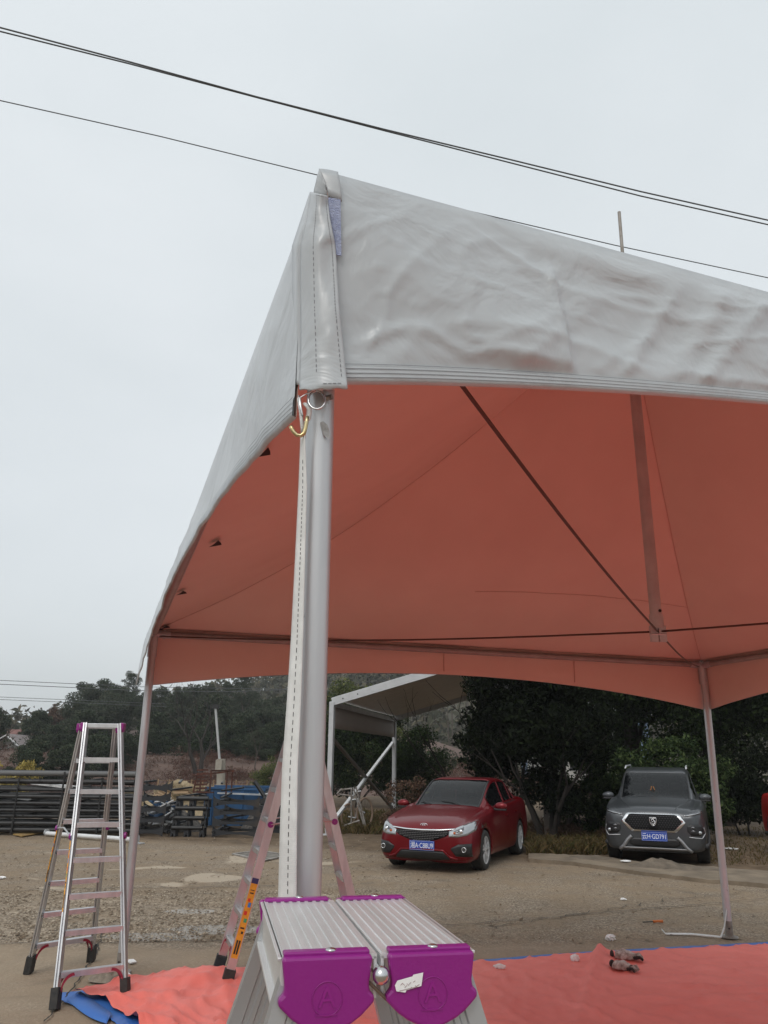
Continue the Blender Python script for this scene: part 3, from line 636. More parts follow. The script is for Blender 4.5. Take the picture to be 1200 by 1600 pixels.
# seams seen as slim welted lines on the lining
def welt(fn, n, name='seam', m=None, wd=.004):
    q = MB(); pts = [fn(i / n) for i in range(n + 1)]; q.tube(pts, wd / 2, 5, cap=False); wb(q, tent, name, m or SEAM, smooth='all')
SEAM = mat('lining_seam', (.55, .33, .275), .5)  # follows the lining, red bounce tint painted in
for c in (Lt, Rt): welt(lambda t: roofpt(c, Rt if c is Lt else Ft, 0, .02 + .95 * t, -.004), 30)
welt(lambda t: roofpt(Rt, Lt, .0 + .55 * t, .30 + .02 * sin(pi * t), -.005), 24, wd=.004)

def skirt(A, B, outw, us, drop, bulge, wr, nv=16, base_o=.036):
    """points of a hanging skirt: v=0 inside the rail, over it, then down to an arched hem"""
    P = []
    for u in us:
        c = A.lerp(B, u); row = []
        prof = [(-.05, .046), (-.02, .054), (.012, .052), (.034, .036)]
        for o, z in prof: row.append(c + outw * (o if o > 0 else o * min(1, .12 + u * 30)) + Vector((0, 0, z)))
        for j in range(nv + 1):
            v = j / nv; z = .012 - v * (drop(u) + .012); o = base_o + .010 * (1 - exp(-v * 9)) + bulge(u, v); w_ = wr(u, v) if wr else 0
            row.append(c + outw * (o + w_) + Vector((0, 0, z)))
        P.append(row)
    return P
def arch(a, b, mid): return lambda u: mid + ((a if u < .5 else b) - mid) * (2 * u - 1) ** 2
def skirtparts(A, B, us, drop, bulge, wr, nv=16, lines=(.922, .943, .964, .984), hem=.915, sw=.0006):
    d = (B - A); d.z = 0; d.normalize(); outw = Vector((d.y, -d.x, 0)); mid = (A + B) / 2 - Ax; mid.z = 0
    if outw.dot(mid) < 0: outw = -outw
    P = skirt(A, B, outw, us, drop, bulge, wr, nv); q = MB(); q.grid(P); wb(q, tent, 'skirt', CLOTH, smooth='all')
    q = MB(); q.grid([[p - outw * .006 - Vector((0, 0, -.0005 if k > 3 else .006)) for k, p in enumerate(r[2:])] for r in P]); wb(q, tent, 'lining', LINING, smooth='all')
    q = MB(); H_ = []
    for r in P:
        body = r[4:]; n = len(body) - 1
        def at(v, body=body, n=n): k = min(n - 1, int(v * n)); return body[k].lerp(body[k + 1], v * n - k)
        H_.append(at)
    q.grid([[at(hem + (1 - hem) * k / 4) + outw * .003 * (1 if k else .3) for k in range(5)] + [at(1) + outw * -.0065 + Vector((0, 0, -.003))] for at in H_]); hemo = wb(q, tent, 'hem', CLOTH, smooth='all')
    q = MB()
    for v in lines: q.grid([[at(v - sw / .4) + outw * .0042, at(v + sw / .4) + outw * .0042] for at in H_])
    o = wb(q, tent, 'stitching', STITCH, hemo); o['kind'] = 'stuff'
    return P, outw, H_
# near skirt (the big grey panel) - wrinkled, with creases
def ridg(x, y, z): return 1 - abs(noise.noise(Vector((x, y, z)))) * 2
def wrN(u, v):
    x = u * 6.3; env = min(1, v * 6) * (1 - sm(.84, .93, v)) * (.3 + .7 * min(1, x / .10))
    N3 = lambda a, b, c: noise.noise(Vector((a, b, c)))
    w_ = .024 * N3(x * 2.3 - v * .6, v * 1.1 + x * .6, 4) + .006 * N3(x * 6 - v * 2.6, v * 2.2 + x * 2, 9)
    w_ += .005 * max(0, ridg(x * 2.1 - v * 1.3, v * .9 + x * .9, 2)) ** 5                       # long taut diagonal pulls
    w_ += .0045 * max(0, ridg(x * 5 + v * 2.2, v * 1.8 - x, 12)) ** 7 + .0022 * max(0, ridg(x * 11 - v * 3, v * 6 + x * 3, 6)) ** 9
    w_ += .009 * exp(-((x - .50 - .035 * v) / .010) ** 2) * sm(.10, .3, v) - .006 * exp(-((x - .53 - .03 * v) / .028) ** 2) * sm(.1, .4, v)      # upright crease
    w_ += .0022 * exp(-((v - .36 - .42 * (x - .18)) / .008) ** 2) * sm(.12, .2, x) * (1 - sm(.72, .85, x))                                     # fine diagonal fold line
    a = abs(sin(x * 10.5)); w_ += .0045 * exp(-((v - .86 + .15 * a * exp(-((x - .22) / .16) ** 2)) / .028) ** 2) * (1 - sm(.38, .5, x)) * sm(.02, .08, x)   # scalloped slack over the hem
    w_ += .010 * exp(-((x - 1.02 + .22 * v) / .025) ** 2) * (1 - v * .6) + .007 * exp(-((x - .90 + .25 * v) / .016) ** 2) * sm(0, .3, v) + .008 * exp(-((x - 1.16 + .3 * v) / .02) ** 2)
    return w_ * env * 1.15
us = [(i / 300) ** 1.9 for i in range(301)]
PN, oN, HN = skirtparts(Nt, Ft, us, lambda u: .455 + (.27 - .455) * min(1, (1 - (2 * u - 1) ** 2) * 1.45) ** .9, lambda u, v: .002 + .010 * v, wrN, 48)
# left skirt, seen almost edge-on, hanging away from the rail
def wrL(u, v):
    y = u * 6.6; f = noise.noise(Vector((y * 1.1 + v * 1.4, v * .7, 1.5))) * .022 + noise.noise(Vector((y * 3.4 + v * 2.6, v * .9, 7.5))) * .013 + .012 * ridg(y * 1.7 + v * 1.2, v * .4, 3) ** 3 + .005 * noise.noise(Vector((y * 12, v * 2, 5)))
    return f * .42 * min(1, v * 3) * min(1, u * 25)
PL, oL, HL = skirtparts(Ntl, Lt, [(i / 220) ** 1.35 for i in range(221)], lambda u: (.235 + ((.46 if u < .5 else .49) - .235) * abs(2 * u - 1) ** 1.7), lambda u, v: .035 * v * min(1, u * 12) + .035 * u * u * min(1, v * 4 + .3), wrL, 26)
def wrB(u, v): return (.014 * noise.noise(Vector((u * 9, v * 1.6 + u * 3, 2.2))) + .006 * noise.noise(Vector((u * 26, v * 3, 5)))) * v
PB, oB, HB = skirtparts(Lt, Rt, [i / 120 for i in range(121)], arch(.49, .51, .25), lambda u, v: .01 * v, wrB, 14)
PR, oR, HR = skirtparts(Rt, Ft, [i / 120 for i in range(121)], arch(.51, .48, .25), lambda u, v: .01 * v, wrB, 14)
# little vertical seams on the far skirt and dark nicks in the left lining
def sk_at(Hs, us_, u, v): return Hs[int(u * (len(Hs) - 1))](v)
for u in (.49, .735): q = MB(); q.tube([HB[int(u * 120)](k / 8) - oB * .011 for k in range(0, 8)], .005, 5); wb(q, tent, 'seam', SEAM)
for (px, py, s_) in ((408, 705, 1), (335, 848, .9), (283, 925, .75), (262, 986, .7), (250, 984, .6)):
    d = ray(px, py); best = None                                   # a nick in the lining sits on the roof lining beside the left rail
    for i in range(1, 200):
        for s in (.012, .03, .05):
            p = roofpt(Ntl, Lt, i / 200, s, -.022); x, y = proj(p); e = (x - px) ** 2 + (y - py) ** 2
            if best is None or e < best[0]: best = (e, p, i / 200, s)
    p = best[1]; r_ = .034 * s_ * (p.y / 3); q = MB(); o = Vector((0, 0, -.004)); dd = (Lt - Nt).normalized(); sx_ = Vector((-dd.y, dd.x, -.2))
    q.add([p + o - dd * r_ * 2.2, p + o + sx_ * r_ * .3 - dd * r_ * .4, p + o + dd * r_ * 1.2 + sx_ * r_ * .8, p + o + dd * r_ * .6 - sx_ * r_ * .8, p + o - sx_ * r_ * .5 - dd * r_ * .8], [(0, 1, 2, 3, 4)]); wb(q, tent, 'tear', mat('dark_gap', (.015, .01, .01), .9))

# the near corner: overlapping flap, curled cloth at the tip, velcro
FY = 1.255
def cp(px, py, y=FY): return aty(px, py, y)
lft = [(487, 300), (484, 322), (480, 345), (474, 366), (470, 385), (470, 430), (470, 480), (470, 530), (469, 570), (468, 609)]
rgt = [(511, 306), (513, 322), (516, 345), (520, 366), (524, 385), (527, 430), (530, 480), (535, 530), (539, 570), (543, 607)]
P = []; BK = []
for k in range(len(lft) - 1):
    for j in range(5):
        f = j / 5; a = Vector(lft[k]).lerp(Vector(lft[k + 1]), f); b = Vector(rgt[k]).lerp(Vector(rgt[k + 1]), f); t = (k + f) / 9; row = []
        for i in range(19):
            g = i / 18; pp = a.lerp(b, g); dy = -.010 * sin(pi * g) - .006 * sin(t * 17 + g * 3) * g * (1 - t * .5) + .010 * sin(t * 9 + 1) * (1 - g) * (1 - g) - .004 * noise.noise(Vector((g * 3, t * 9, 1)))
            dy += .03 * (1 - g) ** 4
            row.append(cp(pp.x, pp.y, FY + dy))
        P.append(row); BK.append([cp(457 + max(0, 385 - a.y) * .33, a.y, FY + .13), cp((a.x + 457 + max(0, 385 - a.y) * .33) / 2, a.y, FY + .07), row[0]])
for k in (0,): P.append([cp(*Vector(lft[-1]).lerp(Vector(rgt[-1]), i / 18), FY - .01 * sin(pi * i / 18)) + Vector((0, 0, .0015 * sin(i))) for i in range(19)])
q = MB(); q.grid(P); flap = wb(q, tent, 'corner_flap', CLOTH, smooth='all', solid=.003)
q = MB(); q.grid(BK); wb(q, tent, 'flap_return', CLOTH, flap, smooth='all', solid=.003)
def on(P, r, g):
    r = max(0, min(len(P) - 1.001, r)); k = int(r); a = P[k]; b = P[k + 1]; x = g * (len(a) - 1); i = min(len(a) - 2, int(x)); f = x - i
    return a[i].lerp(a[i + 1], f).lerp(b[i].lerp(b[i + 1], f), r - k)
q = MB(); off = Vector((0, -.0028, 0))
def dashes(path, ln, gap, wd):
    acc = []; L_ = 0
    for a, b in zip(path[:-1], path[1:]):
        n = max(1, int((b - a).length / (ln + gap)));
        for i in range(n):
            p0 = a.lerp(b, i / n); p1 = a.lerp(b, (i + ln / (ln + gap)) / n); d = (p1 - p0).normalized(); s_ = d.cross(Vector((0, 1, 0))).normalized() * wd / 2
            q.add([p0 - s_, p0 + s_, p1 + s_, p1 - s_], [(0, 1, 2, 3)])
dashes([on(P, r, .36) + off for r in range(1, 43)], .004, .003, .0012); dashes([on(P, r, .90) + off for r in range(1, 44)], .004, .0025, .0012)
dashes([on(P, 1, g / 10) + off for g in range(0, 10)], .004, .0015, .0012); dashes([on(P, 44, g / 10) + off for g in range(5, 10)], .004, .001, .0014)
o = wb(q, tent, 'stitching', STITCH, flap); o['kind'] = 'stuff'
q = MB(); Q = []
for i in range(13):
    f = i / 12; a = Vector((513 + 3 * f ** 2, 309 + 87 * f)); b = Vector((532 + 1.5 * f, 312 + 88 * f)); Q.append([aty(*a.lerp(b, g), 1.262 - .002 * g) for g in (0, .5, 1)])
q.grid(Q); wb(q, tent, 'velcro_strip', VELCRO, solid=.002)
def sheet(rows, name, m, **k):
    q = MB(); Q = []
    for (ax_, ay_, ad), (mx_, my_, md), (bx_, by_, bd) in rows: Q.append([aty(ax_ * (1 - g) ** 2 + 2 * mx_ * g * (1 - g) + bx_ * g * g, ay_ * (1 - g) ** 2 + 2 * my_ * g * (1 - g) + by_ * g * g, ad * (1 - g) ** 2 + 2 * md * g * (1 - g) + bd * g * g) for g in [i / 8 for i in range(9)]])
    q.grid(Q); return wb(q, tent, name, m, smooth='all', **k)
sheet([((498, 264, 1.268), (510, 264, 1.266), (528, 269, 1.272)), ((502, 272, 1.266), (512, 273, 1.265), (530, 279, 1.270)), ((507, 283, 1.265), (516, 285, 1.264), (532, 291, 1.268)), ((511, 294, 1.265), (519, 297, 1.264), (533, 303, 1.268)), ((513, 307, 1.266), (520, 309, 1.265), (534, 315, 1.268))], 'corner_tip', CLOTH, solid=.002)
sheet([((490, 304, 1.30), (500, 309, 1.292), (514, 309, 1.288)), ((491, 296, 1.30), (500, 300, 1.290), (513, 300, 1.288)), ((494, 285, 1.30), (501, 288, 1.288), (510, 288, 1.288)), ((496, 275, 1.30), (500, 276, 1.290), (505, 277, 1.288)), ((499, 265, 1.30), (500, 265, 1.295), (502, 266, 1.290))], 'inner_fold', CLOTH, solid=.002)
# ring, buckle, knotted strap end and hook under the corner
RY = 1.262
q = MB(); q.tube([aty(495 + 13 * cos(a), 625 + 14 * sin(a), RY - .006 * sin(a)) for a in [2 * pi * i / 28 for i in range(28)]], .0017, 8, close=True); wb(q, tent, 'ring', STEEL, smooth='all')
q = MB(); q.tube([aty(*p, RY) for p in ((467, 618), (469, 640), (473, 650), (468, 622), (486, 611), (494, 609))], .0015, 8); wb(q, tent, 'buckle', STEEL, smooth='all')
q = MB(); q.tube([aty(*p, RY - .004) for p in ((480, 651), (479, 660), (477, 670), (475, 677), (470, 681), (464, 680), (459, 675), (456, 670), (454, 666))], .0036, 12); wb(q, tent, 'hook', ZINC, smooth='all')
q = MB()
for pts, w_ in ((((467, 622), (470, 645), (472, 665), (473, 680)), .009), (((476, 630), (484, 640), (482, 655), (476, 662)), .013), (((486, 612), (492, 609), (500, 608), (506, 609)), .009)):
    Q = []
    for k, p in enumerate(pts): c = aty(*p, RY + .002 + .004 * (k % 2)); s_ = Vector((.5, 0, .5)) * w_ if w_ == .009 and pts[0][0] == 486 else Vector((1, .3, .2)) * w_ * .5; Q.append([c - s_ * .6, c + Vector((0, -.003, 0)), c + s_ * .6])
    q.grid(Q)
wb(q, tent, 'strap_end', WEB, smooth='all', solid=.0015)
sp = [(473, 678, 6), (473, 760, 12.5), (469, 870, 15), (464, 1000, 18.5), (459, 1100, 21.5), (453, 1200, 24), (450.5, 1300, 26), (449, 1402, 28), (447, 1500, 30), (446, 1640, 33), (445, 1800, 36)]
Q = []; ctr = []
for k in range(len(sp) - 1):
    for j in range(8):
        f = j / 8; a = [sp[k][i] + (sp[k + 1][i] - sp[k][i]) * f for i in range(3)]; y = 1.262 + .004 * sin(k + f)
        l, r_ = aty(a[0] - a[2] / 2, a[1], y + .012), aty(a[0] + a[2] / 2, a[1], y - .004 ); Q.append([l.lerp(r_, g) for g in (0, .25, .5, .75, 1)]); ctr.append(l.lerp(r_, .52))
WEBR = mat('ribbed_webbing', (.72, .72, .70), .8, 0, (.62, .62, .60), 30, 0); t = WEBR.node_tree; wv = t.nodes.new('ShaderNodeTexWave'); wv.bands_direction = 'Z'; wv.inputs['Scale'].default_value = 120; wv.inputs['Distortion'].default_value = .3
tcc = t.nodes.new('ShaderNodeTexCoord'); t.links.new(tcc.outputs['Object'], wv.inputs[0]); bb = t.nodes.new('ShaderNodeBump'); bb.inputs['Strength'].default_value = .12; bb.inputs['Distance'].default_value = .001; t.links.new(wv.outputs[0], bb.inputs['Height']); t.links.new(bb.outputs[0], t.nodes['Principled BSDF'].inputs['Normal'])
q = MB(); q.grid(Q); strap = wb(q, tent, 'tension_strap', WEBR, smooth='all', solid=.0014)
q = MB(); off = Vector((0, -.0018, 0)); dashes([c + off for c in ctr[4:]], .0038, .0028, .0010); o = wb(q, tent, 'stitching', mat('black_thread', (.02, .02, .022), .8), strap); o['kind'] = 'stuff'
q = MB(); q.tube([aty(510, 622, 1.292), aty(519, 620, 1.288)], .005, 10); q.tube([aty(512, 622, 1.289), aty(512, 623, 1.280)], .004, 8); wb(q, tent, 'bolt', GALVD, smooth=True)
q = MB(); q.add([aty(500, 660, 1.2865), aty(505, 658, 1.2865), aty(512, 664, 1.2868), aty(516, 678, 1.287), aty(513, 686, 1.287), aty(506, 680, 1.2865), aty(502, 668, 1.2865)], [tuple(range(7))]); wb(q, tent, 'scuff_mark', mat('scuff', (.20, .19, .18), .8, 0, (.42, .42, .42), 60))
# strap lying on the ground by the far right pole
q = MB(); pts = [G(1034, 1457) + Vector((0, 0, .03)), G(1040, 1461) + Vector((0, 0, .012)), G(1080, 1462) + Vector((0, 0, .016)), G(1115, 1466) + Vector((0, 0, .02)), aty(1126, 1464, Rb.y - .12), aty(1131, 1450, Rb.y - .08), aty(1134, 1430, Rb.y - .05), aty(1136, 1418, Rb.y - .045)]
Q = []
for k in range(len(pts) - 1):
    for j in range(5): c = pts[k].lerp(pts[k + 1], j / 5); Q.append([c + Vector((0, -.018, -.006)), c + Vector((.006, .018, .006))])
q.grid(Q); tag(q.build('loose_strap', WEB, smooth='all', solid=.003), 'loose white strap trailing on the ground from the far pole on the right', 'strap')

# ------------------------------------------------------------------ red tarpaulin over a blue ground sheet
TARPM = mat('red_tarpaulin', (.86, .20, .16), .5, 0, (.80, .175, .14), 2.2, .35, 9, spec=.4)
BLUET = mat('blue_tarpaulin', (.03, .13, .46), .5, 0, (.05, .18, .52), 3, .2, 12)
def edge_y(x):   # far edge of the tarp as it lies
    pts = [(-2.6, 6.78), (-2.38, 6.85), (-2.1, 7.22), (-1.85, 7.40), (-1.17, 7.53), (.945, 8.0), (1.7, 8.27), (2.25, 8.43), (4.02, 8.88), (7, 9.7)]
    for (a, b), (c, d) in zip(pts[:-1], pts[1:]):
        if x <= c: return b + (d - b) * (x - a) / (c - a)
    return pts[-1][1]
def left_x(y): return -2.40 + (6.85 - y) * .62 if y > 5.0 else -1.25 + (5 - y) * .12
def tarp(name, m, label, grow_, zb, wr, dead=None):
    q = MB(); P = []; nx, ny = 300, 130
    for j in range(ny + 1):
        f = j / ny; row = []
        for i in range(nx + 1):
            g = i / nx; x0 = -2.42 - grow_ * (1 if f < .99 else .2); x = x0 + (6.6 - x0) * g; ye = edge_y(x) + grow_ + .025 * fbm(x * 3, 1.0 + grow_); y = .3 + (ye - .3) * f ** .8
            xl = left_x(min(y, 6.84)) - grow_ + .03 * fbm(y * 2, 5)
            xx = xl + (6.6 - xl) * g ** 1.15; ye2 = edge_y(xx) + grow_ + .022 * fbm(xx * 4, 1.0 + grow_); yy = .3 + (ye2 - .3) * f ** .8
            row.append(Vector((xx, yy, zb + wr(xx, yy, f))))
        P.append(row)
    q.grid(P); return tag(q.build(name, m, smooth='all', solid=.002), label, 'tarpaulin')
def wrT(x, y, f):
    z = .010 * max(0, fbm(x * 1.2, y * 1.2, 1)) + .018 * max(0, ridg(x * 2.4 + y * .8, y * 1.6, 3)) ** 6 + .013 * max(0, ridg(x * 5 - y, y * 4.2, 8)) ** 7 + .010 * max(0, ridg(x * 1.1, y * 7, 18)) ** 7
    if x < 0: k = sm(.0, -1.0, x); z += k * (.05 * max(0, ridg(x * 1.5 - y * .9, y * 1.1 + x * .5, 5)) ** 3 + .03 * max(0, ridg(x * 3.6 + y, y * 2.6 - x, 2)) ** 4 + .02 * max(0, fbm(x * 4, y * 4, 3)))
    # folded-over ridge where two sheets meet
    rx = 1.52 + (y - 6.6) * .345; d = x - rx
    z += (.055 * sm(6.0, 8.4, y) + .012) * exp(-(d / .05) ** 2) * (1 if d < 0 else 1) + (.012 if d > 0 else 0) * (1 - sm(.15, .16, d))
    for (x0, y0, dx, dy, wd, h) in ((2.35, 7.3, .9, -.12, .03, .03), (2.9, 6.95, 1.1, -.25, .045, .05), (2.1, 6.6, .5, .3, .03, .02), (3.1, 7.7, .7, .1, .02, .015)):
        t = ((x - x0) * dx + (y - y0) * dy) / (dx * dx + dy * dy)
        if -.2 < t < 1.2: e = hypot(x - x0 - dx * t, y - y0 - dy * t); z += h * exp(-(e / wd) ** 2) * sm(-.2, .2, t) * (1 - sm(.8, 1.2, t))
    return z
tarp('tarpaulin', BLUET, 'blue ground sheet showing as a rim around the red tarpaulin', .13, .012, lambda x, y, f: .004 * max(0, fbm(x * 2, y * 2)))
tarp('tarpaulin', TARPM, 'red tarpaulin spread on the ground beneath the tent', 0, .022, wrT)
# blue underside folded out at the left corner
c = G(132, 1580); q = MB(); Q = []
for i in range(16):
    f = i / 15; a = G(104 + 62 * f, 1566 + 38 * f + 6 * sin(pi * f)); b = G(124 + 50 * f, 1556 + 36 * f); Q.append([a + Vector((0, 0, .018)), a.lerp(b, .5) + Vector((0, 0, .03)), b + Vector((0, 0, .034))])
q.grid(Q); tag(q.build('tarpaulin', BLUET, smooth='all', solid=.002), 'blue sheet corner sticking out under the front foot of the tall stepladder', 'tarpaulin')

# ------------------------------------------------------------------ stepladders
def rail_profile(w_, d): return [(-w_ / 2, -d / 2), (-w_ * .18, -d / 2), (-w_ * .15, -d * .28), (w_ * .15, -d * .28), (w_ * .18, -d / 2), (w_ / 2, -d / 2), (w_ / 2, d / 2), (w_ * .18, d / 2), (w_ * .15, d * .28), (-w_ * .15, d * .28), (-w_ * .18, d / 2), (-w_ / 2, d / 2)]
def aframe_side(root, FL, FR, TL, TR, levels, rw=.070, rd=.031, tread=.06, brackets=True, label_rail=False):
    """two rails from feet FL/FR to tops TL/TR with treads at the given fractions; returns rails"""
    out = []; ac = (TR - TL).normalized()
    for F_, T_ in ((FL, TL), (FR, TR)):
        d = (T_ - F_).normalized(); x = ac; x = (x - d * x.dot(d)).normalized(); y = d.cross(x)
        q = MB(); q.profile(rail_profile(rd, rw), F_ + d * .10, T_, x, y); o = wb(q, root, 'rail', ALU); out.append((o, d, x, y, F_, T_))
        q = MB(); q.profile([(-rd * .95, -rw * .66), (rd * .95, -rw * .66), (rd * .95, rw * .66), (-rd * .95, rw * .66)], F_ + Vector((0, 0, .004)), F_ + d * .145, x, y); wb(q, root, 'rubber_foot', RUBBER, o, bevel=.004)
    for k, t in enumerate(levels):
        a, b = FL.lerp(TL, t), FR.lerp(TR, t); d = (b - a).normalized(); a2, b2 = a + d * rd * .4, b - d * rd * .4; up = (TL - FL).normalized(); y = d.cross(up).normalized(); flat = Vector((-d.y, d.x, 0)).normalized()
        q = MB(); q.profile([(-tread / 2, -.034), (tread / 2, -.034), (tread / 2, .004), (tread / 3, .0), (tread / 6, .004), (0, 0), (-tread / 6, .004), (-tread / 3, 0), (-tread / 2, .004)], a2, b2, flat, Vector((0, 0, 1))); tr = wb(q, root, 'tread', ALU)
        q = MB()
        for e, s_ in ((a2, -1), (b2, 1)):
            for dz in (-.026, -.008):
                for sg in (-1, 1): c = e + y * 0 + flat * (sg * (rw / 2 + .001)) + d * s_ * (rd * .35) + Vector((0, 0, dz)); q.ball(c, .0042, 4)
        rv = wb(q, root, 'rivet', STEEL, tr); rv['kind'] = 'stuff'
        if brackets and k == 0:
            for e, F_, s_ in ((a2, FL, 1), (b2, FR, -1)):
                q = MB(); n = 8; pts_o, pts_i = [], []
                legd = (TL - FL).normalized() if s_ > 0 else (TR - FR).normalized()
                for i in range(n + 1):
                    f = i / n; ang = f * pi / 2; c0 = e
                    p = e + Vector((0, 0, -.018)) + d * s_ * (.015 + .085 * (1 - sin(ang))) - legd * (.005 + .10 * (1 - cos(ang)))
                    pts_o.append(p)
                for sg in (-1, 1): q.grid([[p + flat * sg * (rw / 2 + .003) + d * s_ * -.0 , p + flat * sg * (rw / 2 + .003) + (legd * .020 - d * s_ * .008)] for p in pts_o])
                wb(q, root, 'corner_brace', REDPL, tr, solid=.004)
    return out
def stepladder(label, fl, fr, bl, br, tl, tr, tbl, tbr, lv1, lv2, braces=True):
    c = (fl + fr + bl + br) / 4; t = thing('stepladder', label, 'ladder', (c.x, c.y, 0)); A = aframe_side(t, fl, fr, tl, tr, lv1, brackets=braces); B = aframe_side(t, bl, br, tbl, tbr, lv2, brackets=braces)
    for a, b in ((tl, tr), (tbl, tbr)):
        d = (b - a).normalized(); fl_ = Vector((-d.y, d.x, 0)); q = MB(); q.profile([(-.028, -.034), (.028, -.034), (.028, .0), (.012, .003), (-.012, .003), (-.028, 0)], a - d * .02, b + d * .02, fl_, Vector((0, 0, 1))); wb(q, t, 'top_step', ALU, bevel=.001)
    for s_ in (0, 1):
        for (a, b) in ((tl, tr), (tbl, tbr)):
            d = (b - a).normalized(); p = (a - d * .026) if s_ == 0 else (b + d * .026); q = MB(); fl_ = Vector((-d.y, d.x, 0)); M = Matrix((d, fl_, Vector((0, 0, 1)))).transposed()
            q.box(p + Vector((0, 0, -.022)), (.034, .068, .062), M); q.box(p + Vector((0, 0, -.045)), (.03, .05, .05), M); wb(q, t, 'hinge_cap', PURPLE, bevel=.006)
    for s_ in (0, 1):
        ra, rb = A[s_], B[s_]; k = .56; a = ra[4].lerp(ra[5], k); b = rb[4].lerp(rb[5], k + .01); sd = (tr - tl).normalized() * (-.028 if s_ == 0 else .028)
        mid = (a + b) / 2 + Vector((0, 0, .035)) + sd; q = MB(); q.tube([a + sd, mid], .0065, 8); q.tube([mid, b + sd], .0065, 8); st = wb(q, t, 'spreader_arm', ALU, smooth=True)
        for p in (a, b): q = MB(); e = sd.normalized(); q.tube([p + e * .012, p + e * .034], .026, 14); wb(q, t, 'spreader_knob', PURPLE, st, smooth=True)
    return t, A, B
def frac(F_, T_, py):
    lo, hi = 0.0, 1.0
    for _ in range(30):
        m_ = (lo + hi) / 2
        if proj(F_.lerp(T_, m_))[1] > py: lo = m_
        else: hi = m_
    return lo
fl, fr, bl, br = G(85, 1579), G(196, 1561), G(44, 1521), G(142, 1503)
tl, tr, tbl, tbr = aty(135, 1131, 7.15), aty(188, 1131, 7.15), aty(129, 1133, 7.28), aty(181, 1134, 7.28)
zt = (tl.z + tr.z) / 2; tl.z = tr.z = zt; tbl.z = tbr.z = zt - .005
lv1 = [frac(fl, tl, y + 8) for y in (1512, 1447, 1390, 1333, 1278, 1226, 1176)]; lv2 = [frac(bl, tbl, y + 6) for y in (1470, 1421, 1372, 1323, 1275, 1228, 1180)]
S1, A1, B1 = stepladder('tall aluminium stepladder with purple hinges standing beside the leaning tent pole', fl, fr, bl, br, tl, tr, tbl, tbr, lv1, lv2)
def rail_label(root, R_, t0, t1, side, col=YEL, wd=.045, face=-1, extra=True, sh=0):
    o, d, x, y, F_, T_ = R_; q = MB(); a = F_.lerp(T_, t0); b = F_.lerp(T_, t1)
    n = (x * side) if abs(face) == 2 else (y * face); half = (y if abs(face) == 2 else x) * wd / 2; dist = .0168 if abs(face) == 2 else .0362
    off = n * dist + x * sh; q.add([a - half + off, a + half + off, b + half + off, b - half + off], [(0, 1, 2, 3)]); lb = wb(q, root, 'safety_label', col, o)
    if extra:
        cols = [NAVY, mat('label_red', (.6, .03, .02), .5), mat('label_blue', (.05, .2, .55), .5), mat('label_green', (.05, .35, .15), .5), BLACK]
        for k, (u0, u1, v0, v1, ci) in enumerate(((.93, 1, -.5, .5, 0), (.70, .74, -.1, .3, 1), (.63, .69, -.35, .1, 2), (.53, .58, -.1, .35, 1), (.44, .49, -.35, .1, 3), (.36, .38, -.3, .3, 4), (.30, .33, -.3, .0, 4), (.05, .22, -.3, -.05, 4), (.05, .22, .05, .3, 4), (.80, .815, -.3, .3, 4), (.84, .85, -.3, .3, 4))):
            q = MB(); e = n * (dist + .001) + x * sh; p0 = a.lerp(b, u0) + e; p1 = a.lerp(b, u1) + e; h = half * 2; q.add([p0 + h * v0, p0 + h * v1, p1 + h * v1, p1 + h * v0], [(0, 1, 2, 3)]); wb(q, root, 'label_print', cols[ci], lb)
rail_label(S1, A1[0], .30, .56, 1, wd=.009, sh=-.0108); rail_label(S1, B1[0], .36, .58, 1, wd=.009, sh=-.0108)
# second stepladder, seen from its side behind the strapped pole
fl, fr = G(352, 1545), G(339, 1520); bl, br = G(580, 1536), G(562, 1508)
tl, tr = aty(472, 1108, 7.22), aty(464, 1108, 7.56); tbl, tbr = aty(482, 1108, 7.22), aty(474, 1108, 7.56); zt = tl.z; tr.z = tbl.z = tbr.z = zt
lv = [frac(fl, tl, y + 3) for y in (1478, 1428, 1377, 1328, 1278, 1230, 1182)]; lvb = [frac(bl, tbl, y + 3) for y in (1470, 1420, 1370, 1321, 1272, 1224, 1177)]
S2, A2, B2 = stepladder('aluminium stepladder half hidden behind the strapped tent pole, on the red tarpaulin', fl, fr, bl, br, tl, tr, tbl, tbr, lv, lvb)
rail_label(S2, A2[0], .10, .37, -1, face=2, wd=.056)

LEGM = mat('brushed_leg_aluminium', (.50, .51, .52), .34, .7, (.44, .45, .46), 6, .05, 90, stretch=(1, 1, .1))
# near folding ladder under the camera: two ribbed top boards with purple end caps
ZP = 1.615
NL, NR, FLp, FRp = [atz(*p, ZP) for p in ((452, 1496), (750, 1484), (402, 1409), (620, 1404))]
wv_ = ((NR - NL) + (FRp - FLp)) / 2; lv_ = ((FLp - NL) + (FRp - NR)) / 2; cen = (NL + NR + FLp + FRp) / 4; PW, PL_ = wv_.length, lv_.length
lx = wv_.normalized(); ly = Vector((-lx.y, lx.x, 0)); ang = math.atan2(lx.y, lx.x)
lad = thing('folding_ladder', 'nearest aluminium ladder with ribbed top boards and bright purple end caps', 'ladder', (cen.x, cen.y, 0), ang)
def sh(x, y, z): return Vector((x, y, z))       # ladder's own frame: x across, y away from camera
def lb(mb, name, m, parent=None, **k): return mb.build(name, m, parent or lad, **k)
hw, hl = PW / 2, PL_ / 2
skew = (FLp - NL).dot(lx) / (FLp - NL).dot(ly)
